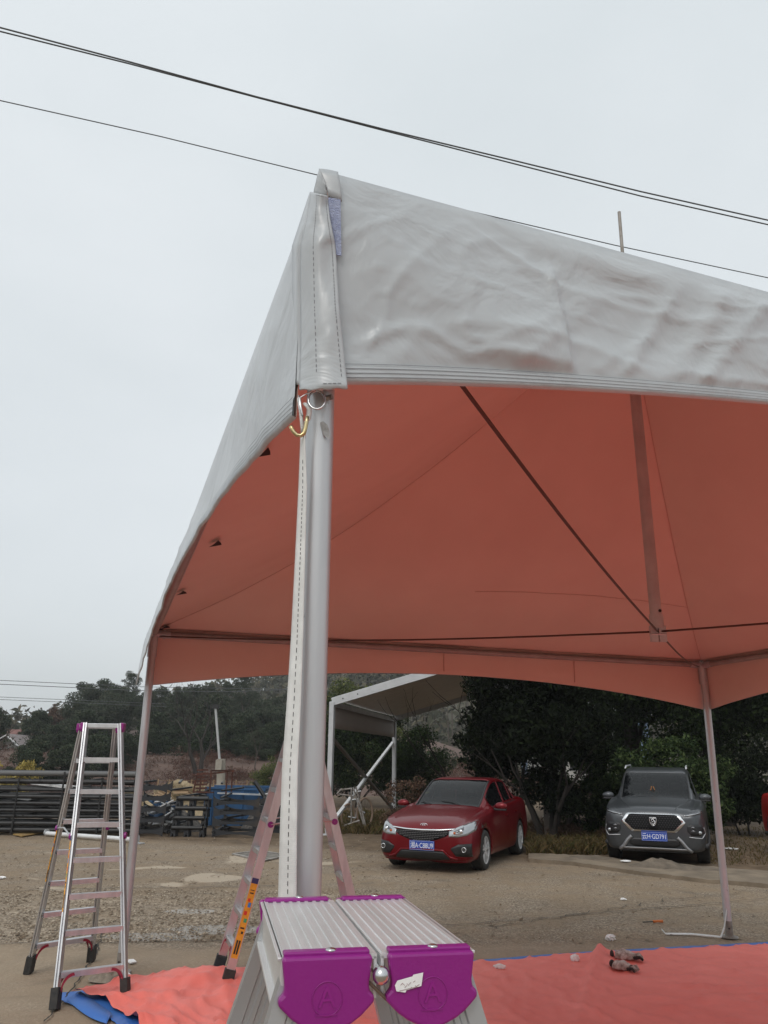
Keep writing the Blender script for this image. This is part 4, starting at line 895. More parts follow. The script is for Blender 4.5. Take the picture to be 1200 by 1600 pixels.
for s_ in (-1, 1):
    x0, x1 = (-hw, -.0016) if s_ < 0 else (.0016, hw); n = 9; prof = [(x0, -.004), (x0, 0)]
    for i in range(n):
        a = x0 + (x1 - x0) * (i + .12) / n; b = x0 + (x1 - x0) * (i + .62) / n; prof += [(a, 0), (a + .0006, .0014), (b - .0006, .0014), (b, 0)]
    prof += [(x1, 0), (x1, -.004)]
    q = MB(); q.profile(prof, sh(0, -hl, ZP), sh(0, hl, ZP), Vector((1, 0, 0)), Vector((0, 0, 1))); bd = lb(q, 'top_board', ALU_B)
    xo = x0 if s_ < 0 else x1; q = MB(); q.beam(sh(xo - s_ * .002, -hl, ZP - .024), sh(xo - s_ * .002, hl, ZP - .024), .004, .044); q.beam(sh(xo - s_ * -.0015, -hl, ZP - .0455), sh(xo - s_ * -.0015, hl, ZP - .0455), .010, .005); q.beam(sh(xo - s_ * -.0008, -hl, ZP - .0015), sh(xo - s_ * -.0008, hl, ZP - .0015), .0055, .003)
    lb(q, 'side_channel', ALU_B, bd, bevel=.0008)
    xi = -s_ * 0 + (x1 if s_ < 0 else x0); q = MB(); q.beam(sh(xi + s_ * .002, -hl, ZP - .02), sh(xi + s_ * .002, hl, ZP - .02), .003, .036); lb(q, 'inner_channel', ALU_B, bd)
    xc = (x0 + x1) / 2 + s_ * .003; wd = (x1 - x0) / 2 - .004
    for yy, sg in ((-hl, -1), (hl, 1)):
        # shield-shaped cap: straight shoulders, small ears, then a round belly
        wx = wd + (.000 if sg < 0 else .005); out = []
        right = [(wx, .002), (wx + .0005, -.003), (wx - .001, -.016), (wx - .0025, -.030), (wx - .002, -.038), (wx + .0028, -.043), (wx + .0028, -.050), (wx - .003, -.057), (wx - .010, -.065), (wx - .019, -.0725), (wx - .029, -.078), (wx * .16, -.081)]
        out = [(xc + a, ZP + b * .775) for a, b in right] + [(xc - a, ZP + b * .775) for a, b in right[::-1]]
        q = MB(); nn_ = len(out); F0, F1 = sh(0, yy + sg * -.001, 0), sh(0, yy + sg * .011, 0)
        q.profile([(a, b) for a, b in out], sh(0, yy - sg * .001, 0), sh(0, yy + sg * .011, 0), Vector((1, 0, 0)), Vector((0, 0, 1)))
        cap = lb(q, 'end_cap', PURPLE, bevel=.0028)
        q = MB(); q.box(sh(xc, yy - sg * .004, ZP + .0025), (2 * wd - .002, .014, .0045)); lb(q, 'cap_lip', PURPLE, cap, bevel=.0015)
        q = MB(); q.ball(sh(xc + .004, yy - sg * .002, ZP + .0045), .0055, 8, sc=(1, 1, .45)); lb(q, 'rivet', STEEL, cap, smooth='all')
        if sg < 0:
            q = MB(); q.tube([sh(xc + .0145 * cos(a), yy - .0113, ZP - .034 + .0145 * sin(a)) for a in [2 * pi * i / 40 for i in range(40)]], .0005, 6, close=True); lb(q, 'emblem_ring', PURPLE, cap, smooth='all')
            text('A', .026, 'emblem_letter', PURPLE, cap, Vector((xc, yy - .0113, ZP - .0335)), frame_rot((1, 0, 0), (0, 0, 1)), .0006)
            q = MB(); q.beam(sh(xc - .011, yy - .0113, ZP - .0475), sh(xc + .010, yy - .0113, ZP - .0475), .001, .0012); lb(q, 'emblem_bar', PURPLE, cap)
    # legs: broad channel rails splaying outwards and to the side
    for yy, sg in ((-hl, -1), (hl, 1)):
        top = sh(xc + s_ * .006, yy - sg * .014, ZP - .012); foot = sh(xc + s_ * .50, yy + sg * .13, .025); d = (foot - top).normalized(); y = Vector((0, 1, 0)); y = (y - d * y.dot(d)).normalized(); x = y.cross(d)
        wl_ = .034; q = MB(); q.profile([(-wl_, -.012), (-wl_ * .5, -.012), (-wl_ * .45, -.0095), (-wl_ * .3, -.0095), (-wl_ * .25, -.012), (-wl_ * .1, -.012), (-wl_ * .05, -.0095), (wl_ * .1, -.0095), (wl_ * .15, -.012), (wl_ * .3, -.012), (wl_ * .35, -.0095), (wl_ * .5, -.0095), (wl_ * .55, -.012), (wl_, -.012), (wl_, .012), (wl_ * .86, .012), (wl_ * .86, -.006), (-wl_ * .86, -.006), (-wl_ * .86, .012), (-wl_, .012)], top, foot, x, y if sg < 0 else y)
        lg = lb(q, 'leg', LEGM); q = MB(); q.beam(foot - d * .10, foot + d * .025, .07, .04, y); lb(q, 'rubber_foot', RUBBER, lg, bevel=.004)
    for k in range(1, 6):
        f = k / 6; a = sh(xc + s_ * (.006 + .494 * f), -hl - .13 * f + .014, ZP - 1.6 * f); b = sh(xc + s_ * (.006 + .494 * f), hl + .13 * f - .014, ZP - 1.6 * f)
        q = MB(); q.profile([(-.03, -.014), (.03, -.014), (.03, .0), (.015, -.002), (0, 0), (-.015, -.002), (-.03, 0)], a, b, Vector((1, 0, 0)), Vector((0, 0, 1))); lb(q, 'tread', ALU)
q = MB(); q.tube([sh(0, -hl - .012, ZP - .016), sh(0, hl + .012, ZP - .016)], .0055, 12); q.ball(sh(0, -hl - .012, ZP - .016), .0085, 8); lb(q, 'hinge_pin', STEEL, smooth='all')
q = MB(); q.beam(sh(-.012, -hl - .003, ZP - .022), sh(.016, -hl - .003, ZP - .046), .003, .006, Vector((0, 1, 0))); lb(q, 'latch_arm', mat('brown_latch', (.16, .11, .08), .5, .3), bevel=.001)
# torn white price sticker on the right cap
q = MB(); a, bq = .022, .016; xs, zs = hw * .5 - .020, ZP - .022
st = [(-.013, -.008), (-.004, -.0095), (-.003, -.0075), (.012, -.0045), (.014, .007), (.004, .0055), (.003, .004), (-.012, .001), (-.0145, -.003)]
q.add([sh(xs + u, -hl - .0125, zs + v) for u, v in st], [tuple(range(9))]); stk = lb(q, 'price_sticker', PAPER, solid=.0003)
q = MB()
for k in range(9): u = xs - .009 + k * .0021; v = zs - .003 + .0022 * sin(k * 2.3); q.beam(sh(u, -hl - .0129, v), sh(u + .0022, -hl - .0129, v + .002 * cos(k * 3)), .0004, .0004)
q.beam(sh(xs - .010, -hl - .0129, zs - .0078), sh(xs + .008, -hl - .0129, zs - .0048), .0003, .0005); lb(q, 'sticker_print', mat('faded_print', (.35, .25, .25), .8), stk)

# ------------------------------------------------------------------ overhead cables
def cable(label, pts, r, sag=0, group=None):
    q = MB(); P = []
    for k in range(len(pts) - 1):
        for j in range(10): P.append(pts[k].lerp(pts[k + 1], j / 10))
    P.append(pts[-1]); q.tube(P, r, 6); o = q.build('power_line', WIRE, smooth='all'); tag(o, label, 'power line', group)
def wirepts(px, y0, y1): # sight a cable through pixels while it recedes steadily
    n = len(px); return [aty(x, y, y0 + (y1 - y0) * (x + 400) / 2000) for x, y in px]
cable('upper strand of the thick twin cable crossing the sky above the tent', wirepts([(-300, -20), (0, 43), (200, 96), (400, 151), (600, 202), (800, 250), (1000, 299), (1200, 344), (1500, 410)], 9, 14), .0145)
cable('lower strand of the thick twin cable crossing the sky above the tent', wirepts([(-300, -14), (0, 49), (200, 99), (400, 152), (600, 204), (800, 255), (1000, 306), (1200, 351), (1500, 420)], 9.1, 14.1), .0135)
cable('thin single cable passing behind the tent peak and the mast rod', wirepts([(-300, 90), (0, 157), (250, 213), (490, 272), (735, 330), (960, 383), (1200, 434), (1500, 497)], 12, 18), .012)
cable('highest faint wire over the far treetops left of the tent', [aty(-120, 1060, 52), aty(0, 1063, 52), aty(215, 1073, 52), aty(440, 1077, 52), aty(620, 1062, 52), aty(800, 1040, 52)], .02)
cable('second faint wire crossing the tall rounded evergreen', [aty(-120, 1064, 50), aty(0, 1069, 50), aty(215, 1079, 50), aty(350, 1081, 50), aty(500, 1076, 50)], .022)
cable('third faint wire ending over the dark trees', [aty(-120, 1086, 55), aty(0, 1089, 55), aty(120, 1094, 55), aty(260, 1100, 55)], .018)
cable('lowest faint wire in front of the wood', [aty(-120, 1090, 55), aty(0, 1093, 55), aty(120, 1098, 55), aty(260, 1104, 55)], .018)

# ------------------------------------------------------------------ white half-open canopy frame behind the red car
cv = thing('canopy_shelter', 'white aluminium canopy frame with sloping roof behind the red car', 'canopy', (1.9, 24, 0))
CA = Vector((-1.27, 20.3, 0)); CB = Vector((.46, 28.6, 0)); dAB = (CB - CA).normalized(); pr_ = Vector((dAB.y, -dAB.x, 0)); ez = 3.17; apz = 4.08; hb = 3.25
def up(p, z): return Vector((p.x, p.y, z))
WALU = mat('pale_canopy_aluminium', (.50, .51, .52), .45, .25, (.42, .43, .44), 4, .05); ROOFIN = mat('canopy_roof_sheet', (.66, .60, .53), .5, 0, (.52, .47, .41), 3, .5, 4, stretch=(1, 6, 1))
for P_ in (CA, CB, CA + pr_ * (hb + 2.0), CB + pr_ * (hb + 2.0)):
    q = MB(); q.beam(P_, up(P_, ez), .17, .12, pr_); o = wb(q, cv, 'post', WALU if P_ in (CA, CB) else mat('brown_grey_brace', (.10, .085, .07), .6), bevel=.006)
    q = MB(); q.box(up(P_, .01), (.3, .3, .02)); wb(q, cv, 'base_plate', GALV, o)
    q = MB()
    for z in (ez - .25, ez - .55):
        for s_ in (-.04,): q.tube([up(P_, z) + pr_ * s_ - dAB * .062, up(P_, z) + pr_ * s_ - dAB * .068], .016, 8)
    wb(q, cv, 'bolt', BLACK, o)
for base in (CA, CB):
    for a, b in ((up(base, ez), up(base + pr_ * hb, apz)), (up(base + pr_ * hb, apz), up(base + pr_ * (hb + 2.0), ez))):
        q = MB(); q.beam(a, b, .10, .20); o = wb(q, cv, 'rafter', WALU, bevel=.006)
        d = (b - a).normalized(); q = MB()
        for t in (.3, .7): q.tube([a + d * t - dAB * .052, a + d * t - dAB * .06], .018, 8)
        wb(q, cv, 'bolt', BLACK, o)
for a, b in ((up(CA, ez - .05), up(CB, ez - .05)), (up(CA + pr_ * hb, apz - .16), up(CB + pr_ * hb, apz - .16)), (up(CA + pr_ * (hb + 2.0), ez), up(CB + pr_ * (hb + 2.0), ez))):
    q = MB(); q.beam(a, b, .09, .13); wb(q, cv, 'purlin', WALU)
for k0, k1, z0, z1 in ((0, 1, ez, apz), (1, 2, apz, ez)):
    q = MB(); n = 20; P = [[up(CA + pr_ * (hb * i / n if k0 == 0 else hb + 2.0 * i / n) + dAB * 8.47 * j / 24, z0 + (z1 - z0) * i / n + .07 + .03 * sin(j * 1.3) * sin(pi * i / n) * .4 - .02 * sin(pi * j / 24)) for j in range(25)] for i in range(n + 1)]; q.grid(P); wb(q, cv, 'roof_sheet', ROOFIN, smooth='all', solid=.006)
q = MB(); q.grid([[up(CA + dAB * 8.47 * j / 24, ez - .1 - .55 * v) + pr_ * (.03 * sin(j * 1.7) * v) for v in (0, .33, .66, 1)] for j in range(25)]); wb(q, cv, 'side_skirt', mat('dull_pink_skirt', (.33, .29, .27), .6), smooth='all', solid=.004)
for a, b, m_ in ((CA + Vector((0, 0, .12)), up(CB, 2.35), WHITEP), (up(CA, 2.35), CB + Vector((0, 0, .15)), mat('brown_grey_brace', (.10, .085, .07), .6))):
    q = MB(); q.beam(a - pr_ * .05, b - pr_ * .05, .06, .09, pr_); wb(q, cv, 'brace', m_)

# ------------------------------------------------------------------ left yard: black tube racks
def crossbar(mb, a, b, r): mb.tube([a, b], r, 8)
y0 = 19.4; gz0 = 0
TOPT = mat('dusty_dark_tube', (.11, .11, .11), .6)
rk = thing('tube_rack', 'long stack of black steel tubes laid on ladder-like frames behind the tall stepladder', 'steel stack', (-8, y0 + .6, 0))
random.seed(5)
zs = [.05, .20, .36, .50, .66, .80, .96, 1.12, 1.30]
for k, z in enumerate(zs):
    for row in range(3):
        yy = y0 + row * .62 + random.uniform(-.05, .05); r = random.choice((.045, .052, .06)) if k < 8 else .06; xa, xb = -13.2 + random.uniform(-.5, .5), aty(212 + random.uniform(-6, 3), 1260, yy).x
        q = MB(); q.tube([(xa, yy, z + r), (xb, yy, z + r + random.uniform(-.02, .02))], r, 10); wb(q, rk, 'tube', TOPT if (k == 8 and row == 0) else DSTEEL, smooth=True)
for k, z in enumerate(zs[:-1]):
    for i in range(9):
        x = -12.8 + i * 1.12 + random.uniform(-.2, .2) + .15 * (k % 2)
        q = MB(); q.beam((x, y0 - .02, z + .07), (x + random.uniform(-.3, .3), y0 + 1.3, z + .07 + random.uniform(-.02, .05)), .05, .04); wb(q, rk, 'cross_bar', DSTEEL)
for x in (aty(100, 1230, y0).x, aty(30, 1230, y0).x, aty(160, 1230, y0).x):
    q = MB(); q.beam((x, y0 - .07, .04), (x, y0 - .07, 1.18 + random.random() * .25), .035, .03, Vector((0, 1, 0))); wb(q, rk, 'upright', DSTEEL)
for (px, py, l, m_) in ((95, 1228, 1.3, PAPER), (40, 1247, .5, GALV), (60, 1266, .8, DSTEEL2)):
    p = aty(px, py, y0 + .8); q = MB(); q.box(p, (l, .5, .05), Matrix.Rotation(.1, 3, 'Y')); tag(q.build('offcut_sheet', m_), {95: 'white sheet of packing lying inside the black tube stack', 40: 'bright metal offcut in the black tube stack near the photo edge', 60: 'dull black offcut low in the tube stack'}[px], 'offcut')

# saddle-shaped black brackets with scalloped edges, stacked
def bracket_mesh(wd, h, d, seed, w_=0):
    random.seed(seed); q = MB()
    for yy in ((0, d)[w_],):
        n = 16; top = []; bot = []
        for i in range(n + 1):
            u = i / n; x = wd * (u - .5); e = abs(2 * u - 1); top.append((x, h - .10 * (1 - e ** 3) + (.03 if e > .93 else 0))); bot.append((x, .07 * (1 - e ** 2.5)))
        q.profile([(a, b) for a, b in bot] + [(a, b) for a, b in top[::-1]], Vector((0, yy, 0)), Vector((0, yy + .012, 0)), Vector((1, 0, 0)), Vector((0, 0, 1)))
    return q
def bracket_stack(label, px, pyb, n, wd, h, d, rz, tubes, seed, flip=False):
    p = G(px, pyb); t = thing('bracket_stack', label, 'bracket stack', (p.x, p.y, 0), rz); random.seed(seed)
    for k in range(n):
        q = bracket_mesh(wd, h, d, seed + k, 0); o = q.build('bracket', DSTEEL2, t); bracket_mesh(wd, h, d, seed + k, 1).build('back_plate', DSTEEL2, o); ct = MB(); [ct.tube([(wd * e, .012, h * .6), (wd * e, d, h * .6)], .03, 8) for e in (-.4,)]; ct.build('cross_tube', DSTEEL, o); o.location = (random.uniform(-.03, .03), random.uniform(-.03, .03), k * (h - .005)); o.rotation_euler = (0, 0, random.uniform(-.03, .03))
        hh = MB()
        for i in range(5): hh.tube([(wd * (-.36 + .18 * i), -.004, h * .72), (wd * (-.36 + .18 * i), .001, h * .72)], .012, 8)
        hh.build('bolt_hole', BLACK, o)
    return t
st1 = bracket_stack('stack of scalloped black steel brackets, right end face turned to the camera', 367, 1309, 4, 1.12, .225, .9, -.08, True, 40)
st2 = bracket_stack('leaning black bracket stack just right of the leaning tent pole', 232, 1307, 5, .66, .245, .6, .05, False, 60)
st3 = bracket_stack('dark bracket stack behind the lower rail of the half-hidden ladder', 425, 1306, 3, 1.0, .25, .8, -.25, False, 80)
tb = thing('pipe_frame_stack', 'stack of short black pipes on stands in front of the blue bin', 'pipe stack', (G(300, 1308).x, G(300, 1308).y, 0))
for k in range(4):
    y = G(300, 1308).y; z = .20 + k * .215; q = MB(); q.tube([aty(268 + k * 1.5, 1300, y).x * Vector((1, 0, 0)) + Vector((0, y, z)), aty(316 + k * 2, 1300, y - .0).x * Vector((1, 0, 0)) + Vector((0, y, z))], .052, 12); o = wb(q, tb, 'pipe', DSTEEL, smooth=True)
    for px in (270, 291, 315):
        x = aty(px + k * 1.5, 1300, y).x; q = MB(); q.profile([(-.06, 0), (-.03, 0), (0, .1), (.03, 0), (.06, 0), (.05, .13), (.06, .18), (.04, .2), (0, .15), (-.04, .2), (-.06, .18), (-.05, .13)], Vector((x, y - .005, k * .215)), Vector((x, y + .3, k * .215)), Vector((1, 0, 0)), Vector((0, 0, 1))); wb(q, tb, 'cradle', DSTEEL2)
# blue skip with a rolled rim
c0, c1 = aty(318, 1268, 22), aty(413, 1272, 22); bl_ = thing('waste_bin', 'long open blue metal bin behind the black brackets', 'bin', ((c0.x + c1.x) / 2, 22.4, 0))
q = MB(); x0, x1 = c0.x, c1.x
for a, b, wx in (((x0, 22.0), (x1, 22.0), .02), ((x0, 23.2), (x1, 23.2), .02), ((x0, 22.0), (x0, 23.2), .02), ((x1, 22.0), (x1, 23.2), .02)):
    q.beam((a[0], a[1], .52), (b[0], b[1], .52), wx, .94)
wb(q, bl_, 'side_wall', BLUEP)
q = MB()
for a, b in (((x0, 21.98, 1.0), (x1, 21.98, .96)), ((x0, 23.2, 1.0), (x1, 23.2, 1.0))): q.beam(a, b, .06, .05)
wb(q, bl_, 'rim', BLUEP); q = MB()
for i in range(4): x = x0 + (x1 - x0) * (i + .5) / 4; q.beam((x, 21.97, .08), (x, 21.97, .93), .05, .05, Vector((0, 1, 0)))
wb(q, bl_, 'rib', BLUEP)
# rusty cage frame standing on the bin
rf = thing('rusty_frame', 'rusty open cage frame with slatted panel above the blue bin', 'metal frame', (aty(327, 1240, 20).x, 20, .95))
fx0, fx1, fz0, fz1 = aty(302, 1240, 20).x, aty(353, 1240, 20).x, .95, aty(327, 1204, 20).z; fm = aty(330, 1240, 20).x
def rfb(mb, nm='bar'): return wb2(mb, rf, nm, RUST)
def wb2(mb, root, nm, m, parent=None):
    M = Matrix.Translation(root.location).inverted(); mb.v = [tuple(M @ Vector(v)) for v in mb.v]; return mb.build(nm, m, parent or root)
for a, b in (((fx0, 20, fz0), (fx0 + .05, 20, fz1 - .12)), ((fx1, 20, fz0 - .1), (fx1, 20, fz1)), ((fm, 19.8, fz0), (fm, 19.8, fz1)), ((fx0, 20, fz1 - .12), (fx1 + .18, 20, fz1)), ((fx0, 20.7, fz0), (fx0, 20.7, fz1 - .08)), ((fx1, 20.7, fz0), (fx1, 20.7, fz1 + .02)), ((fx0, 20, fz1 - .12), (fx0, 20.7, fz1 - .08)), ((fx0, 20, fz0 + .02), (fm + .1, 19.8, fz0 + .02)), ((fm, 19.8, fz1), (fx1, 20.7, fz1))):
    q = MB(); q.beam(a, b, .035, .035); rfb(q)
for i in range(6):
    z = fz0 + .1 + i * .085; q = MB(); q.beam((fx0 + .04, 20.02, z), (fm - .12, 20.02, z + .01), .02, .045); wb2(q, rf, 'slat', RUST)
# scrap heap: individual offcuts
random.seed(14)
def scrap(px0, px1, py0, py1, y, n, cols, labs, nm='scrap_piece'):
    for i in range(n):
        p = aty(random.uniform(px0, px1), random.uniform(py0, py1), y + random.uniform(-.25, .5)); q = MB(); l = random.uniform(.12, .45); k = random.randrange(len(cols))
        R3 = Matrix.Rotation(random.uniform(-.6, .6), 3, 'Y') @ Matrix.Rotation(random.uniform(-.7, .7), 3, 'Z') @ Matrix.Rotation(random.uniform(-.8, .8), 3, 'X')
        if random.random() < .5: q.box((0, 0, 0), (l, random.uniform(.04, .16), .02), R3)
        else: q.profile([(-.05, 0), (.05, 0), (.05, .06), (.04, .06), (.04, .01), (-.05, .01)], R3 @ Vector((-l / 2, 0, 0)), R3 @ Vector((l / 2, 0, 0)), R3 @ Vector((0, 1, 0)), R3 @ Vector((0, 0, 1)))
        o = q.build(nm, cols[k]); o.location = p; p.z = max(.04, p.z); o.location = p; tag(o, labs[k], 'scrap', 'scrap pieces heaped between the black brackets and around the blue bin')
scrap(240, 272, 1248, 1290, 20.2, 34, (PAPER, DSTEEL, BLUEP, GALV), ('white offcut in the scrap heap left of the pipe stack', 'black offcut in the scrap heaps by the blue bin', 'blue offcut in the scrap heap', 'grey metal offcut in the scrap heaps by the blue bin'))
scrap(415, 440, 1235, 1262, 20.9, 20, (GALV, PAPER, BLUEP, DSTEEL), ('grey metal offcut in the scrap heaps by the blue bin', 'white offcut piled right of the blue bin', 'blue offcut piled right of the blue bin', 'black offcut in the scrap heaps by the blue bin'))
scrap(250, 318, 1236, 1246, 21.5, 14, (CARD, DSTEEL), ('brown board in the layer on top of the scrap heap', 'black offcut in the scrap heaps by the blue bin'))
q = MB(); q.tube([aty(414, 1246, 21), aty(398, 1221, 21.1)], .05, 10); tag(q.build('pipe', DSTEEL, smooth=True), 'black pipe leaning up out of the scrap right of the blue bin', 'pipe')
q = MB(); q.beam(aty(389, 1240, 23), aty(379, 1228, 23), .07, .02); tag(q.build('board', DSTEEL2), 'small slate-grey board tipped up behind the blue bin rim', 'board')
for i, (a, b) in enumerate((((340, 1239), (440, 1243)), ((405, 1240), (438, 1252)))):
    q = MB(); q.beam(aty(*a, 21.9), aty(*b, 21.8), .05, .04); tag(q.build('metal_bar', GALV), ('pale bar lying along the rim of the blue bin', 'pale bar sloping off the end of the blue bin')[i], 'bar')
# the packed back of the heap, filling up to the bin
def heap(label, px, py_top, y, rx, ry, m, nm='heap', cat='heap', n=24, seed=0, kind=None):
    c = aty(px, py_top, y); hh = c.z; mb = MB(); P = []
    for i in range(n):
        a = 2 * pi * i / n; row = []
        for r in (0, .15, .3, .45, .6, .75, .9, 1.0): row.append((c.x + rx * r * cos(a), y + ry * r * sin(a), hh * (1 - r ** 1.8) * (1 + .35 * fbm(r * cos(a) * 3 + seed, r * sin(a) * 3)) + .01))
        P.append(row)
    mb.grid(P, closeu=True); return tag(mb.build(nm, m, smooth=True), label, cat, None, kind)
heap('dark rubble heap under the scrap between the brackets', 257, 1256, 21.0, 1.1, .6, mat('dark_rubble', (.03, .03, .032), .9, 0, (.16, .14, .12), 14, 1, 20), seed=3)
sh_ = heap('pale straw heap behind the scrap, left of the rusty frame', 282, 1229, 26.5, 1.6, .8, STRAW, 'straw_heap', seed=6)
c = aty(282, 1219, 26.5); cl = [(c.x + random.gauss(0, .5), 26.3 + random.gauss(0, .3), c.z * random.uniform(.3, .8), .35, .3, .15) for _ in range(26)]; V, F_ = leaf_cloud(5200, cl, .3, asp=.06); o = npmesh('loose_straw', V, F_, leafmat('straw_stalks', (.28, .22, .14), (.36, .29, .18), (.45, .37, .25), .2)); o.parent = sh_; o['kind'] = 'stuff'
heap('dark heap right of the blue bin', 432, 1242, 21.6, .9, .5, mat('dark_rubble', (.03, .03, .032)), seed=9)
# loose boards on the soil
for i, (pts, m_, lab) in enumerate(((((20, 1306), (72, 1298), (80, 1301), (34, 1309)), WOOD, 'longer yellow plywood strip on the soil before the black tubes'), (((0, 1300), (28, 1297), (30, 1299), (0, 1303)), WOOD, 'short yellow plywood strip at the photo edge'), (((0, 1292), (40, 1290), (36, 1294), (0, 1296)), CARD, 'brown board scrap under the black tubes'), (((250, 1284), (262, 1296), (266, 1294), (256, 1282)), WOOD, 'small yellow strip standing in the scrap heap'))):
    q = MB(); g = [G(*p) for p in pts]; q.add([v + Vector((0, 0, .02)) for v in g] + [v + Vector((0, 0, .04)) for v in g], [(0, 1, 2, 3), (7, 6, 5, 4), (0, 4, 5, 1), (1, 5, 6, 2), (2, 6, 7, 3), (3, 7, 4, 0)]); tag(q.build('board', m_), lab, 'board')
# white pipe with a round end flange
pa, pb = G(72, 1307), G(212, 1318); wp = thing('white_pipe', 'white pipe with a round end flange lying on the ground behind the tall stepladder', 'pipe', (pa + pb) / 2)
q = MB(); q.tube([pa + Vector((0, 0, .07)), pb + Vector((0, 0, .075))], .045, 14); wb(q, wp, 'pipe', WHITEP, smooth=True)
d = (pb - pa).normalized()
for p, r in ((pa, .075), (pb, .10)):
    q = MB(); q.tube([p + Vector((0, 0, .09)) - d * .012, p + Vector((0, 0, .09)) + d * .012], r, 20); wb(q, wp, 'flange', GALV, smooth=True)
q = MB(); q.beam(pb + Vector((0, 0, .012)), pb + d * .2 + Vector((0, 0, .012)), .14, .02); wb(q, wp, 'end_plate', GALV)
# square inspection frame set in the ground and patches
c0_ = [G(364, 1336), G(404, 1331), G(452, 1338), G(410, 1347)]
mh = thing('inspection_cover', 'square metal inspection cover frame set in the ground beyond the half-hidden ladder', 'cover', (c0_[0] + c0_[2]) / 2)
for i in range(4): q = MB(); q.beam(c0_[i] + Vector((0, 0, .022)), c0_[(i + 1) % 4] + Vector((0, 0, .022)), .06, .02); wb(q, mh, 'frame_bar', GALVD)
q = MB(); q.add([v + Vector((0, 0, .019)) for v in c0_], [(0, 1, 2, 3)]); wb(q, mh, 'plate', mat('dark_cover', (.09, .08, .07), .8, 0, (.2, .18, .15), 6))

# white utility pole on a concrete stub, low brick wall, bush house
u0 = aty(345, 1236, 37); up1 = aty(336.5, 1104, 37)
ut = thing('utility_pole', 'thin white pole rising from a concrete stub before the wood', 'pole', (u0.x, 37, 0))
q = MB(); q.tube([(u0.x, 37, 0), (u0.x - .08, 37, 1.7)], .19, 14); wb(q, ut, 'concrete_stub', CONC, smooth=True)
q = MB(); q.tube([(u0.x - .15, 37, 1.6), up1], .055, 10); wb(q, ut, 'shaft', mat('pale_pole', (.42, .43, .43), .6), smooth=True)
q = MB(); q.box(up1 + Vector((.02, 0, .0)), (.28, .2, .18)); wb(q, ut, 'pole_head', DSTEEL); q = MB(); q.box(aty(342, 1196, 36.8), (.28, .2, .5)); wb(q, ut, 'meter_box', CONC)
# low wire-panel fence over reddish ground
wf = thing('wire_fence', 'low fence of pale posts and wires along the foot of the earth bank', 'fence', (aty(350, 1235, 38.4).x, 38.4, 0))
x0, x1 = aty(246, 1235, 38.4).x, aty(455, 1235, 38.4).x
for i in range(13): x = x0 + (x1 - x0) * i / 12; q = MB(); q.beam((x, 38.4, 0), (x, 38.4, .75), .05, .05, Vector((0, 1, 0))); wb(q, wf, 'post', CARD)
for k in range(5): z = .12 + k * .145; q = MB(); q.beam((x0, 38.36, z), (x1, 38.36, z), .012, .012); wb(q, wf, 'wire', CARD)

# pale house with a gabled grey roof
hx, hy = aty(-14, 1220, 58).x, 58
hs_ = thing('house', 'pale rendered house with gabled roof at the left edge', 'house', (hx, hy, 0))
HW = mat('pale_render', (.40, .39, .36), .9, 0, (.33, .32, .29), 2, .3); HR = mat('house_roof', (.26, .25, .25), .8, 0, (.20, .15, .14), 4, .5)
w2, hgt, rid = 2.55, aty(30, 1174, 58).z, aty(17, 1148, 58).z
q = MB(); rx = aty(16, 1150, 58).x; l_ = rx - 3.0; r_ = rx + 1.25
q.add([(l_, 58, 0), (r_, 58, 0), (r_, 58, hgt), (rx, 58, rid - .1), (l_, 58, hgt - .6), (l_, 66, 0), (r_, 66, 0), (r_, 66, hgt), (rx, 66, rid - .1), (l_, 66, hgt - .6)], [(0, 1, 2, 3, 4), (9, 8, 7, 6, 5), (1, 6, 7, 2), (0, 4, 9, 5)]); wb(q, hs_, 'wall', HW)
q = MB(); q.add([(rx, 57.5, rid), (r_ + .5, 57.5, hgt - .25), (r_ + .5, 66.5, hgt - .25), (rx, 66.5, rid)], [(0, 1, 2, 3)]); q.add([(rx, 57.5, rid), (l_ - .5, 57.5, hgt - .95), (l_ - .5, 66.5, hgt - .95), (rx, 66.5, rid)], [(0, 1, 2, 3)]); wb(q, hs_, 'roof', HR, solid=.12)
q = MB(); q.beam((rx, 57.42, rid - .04), (r_ + .5, 57.42, hgt - .29), .06, .2, Vector((0, 1, 0))); q.beam((rx, 57.42, rid - .04), (l_ - .5, 57.42, hgt - .99), .06, .2, Vector((0, 1, 0))); wb(q, hs_, 'barge_board', WHITEP)
# second, farther house roof behind
p = aty(34, 1160, 75); h2 = thing('house', 'farther low house with reddish tiled roof behind the pale one', 'house', (p.x, 75, 0)); q = MB(); q.box((p.x, 76, 1.4), (5.4, 5, 2.8)); wb(q, h2, 'wall', HW)
q = MB(); q.add([(p.x - 3, 73.2, 2.6), (p.x + 3, 73.2, 2.6), (p.x + 2.4, 76, 4.0), (p.x - 2.4, 76, 4.0), (p.x - 3, 79, 2.6), (p.x + 3, 79, 2.6)], [(0, 1, 2, 3), (3, 2, 5, 4)]); wb(q, h2, 'roof', mat('red_tiles', (.20, .09, .075), .8, 0, (.14, .07, .06), 6), solid=.1)
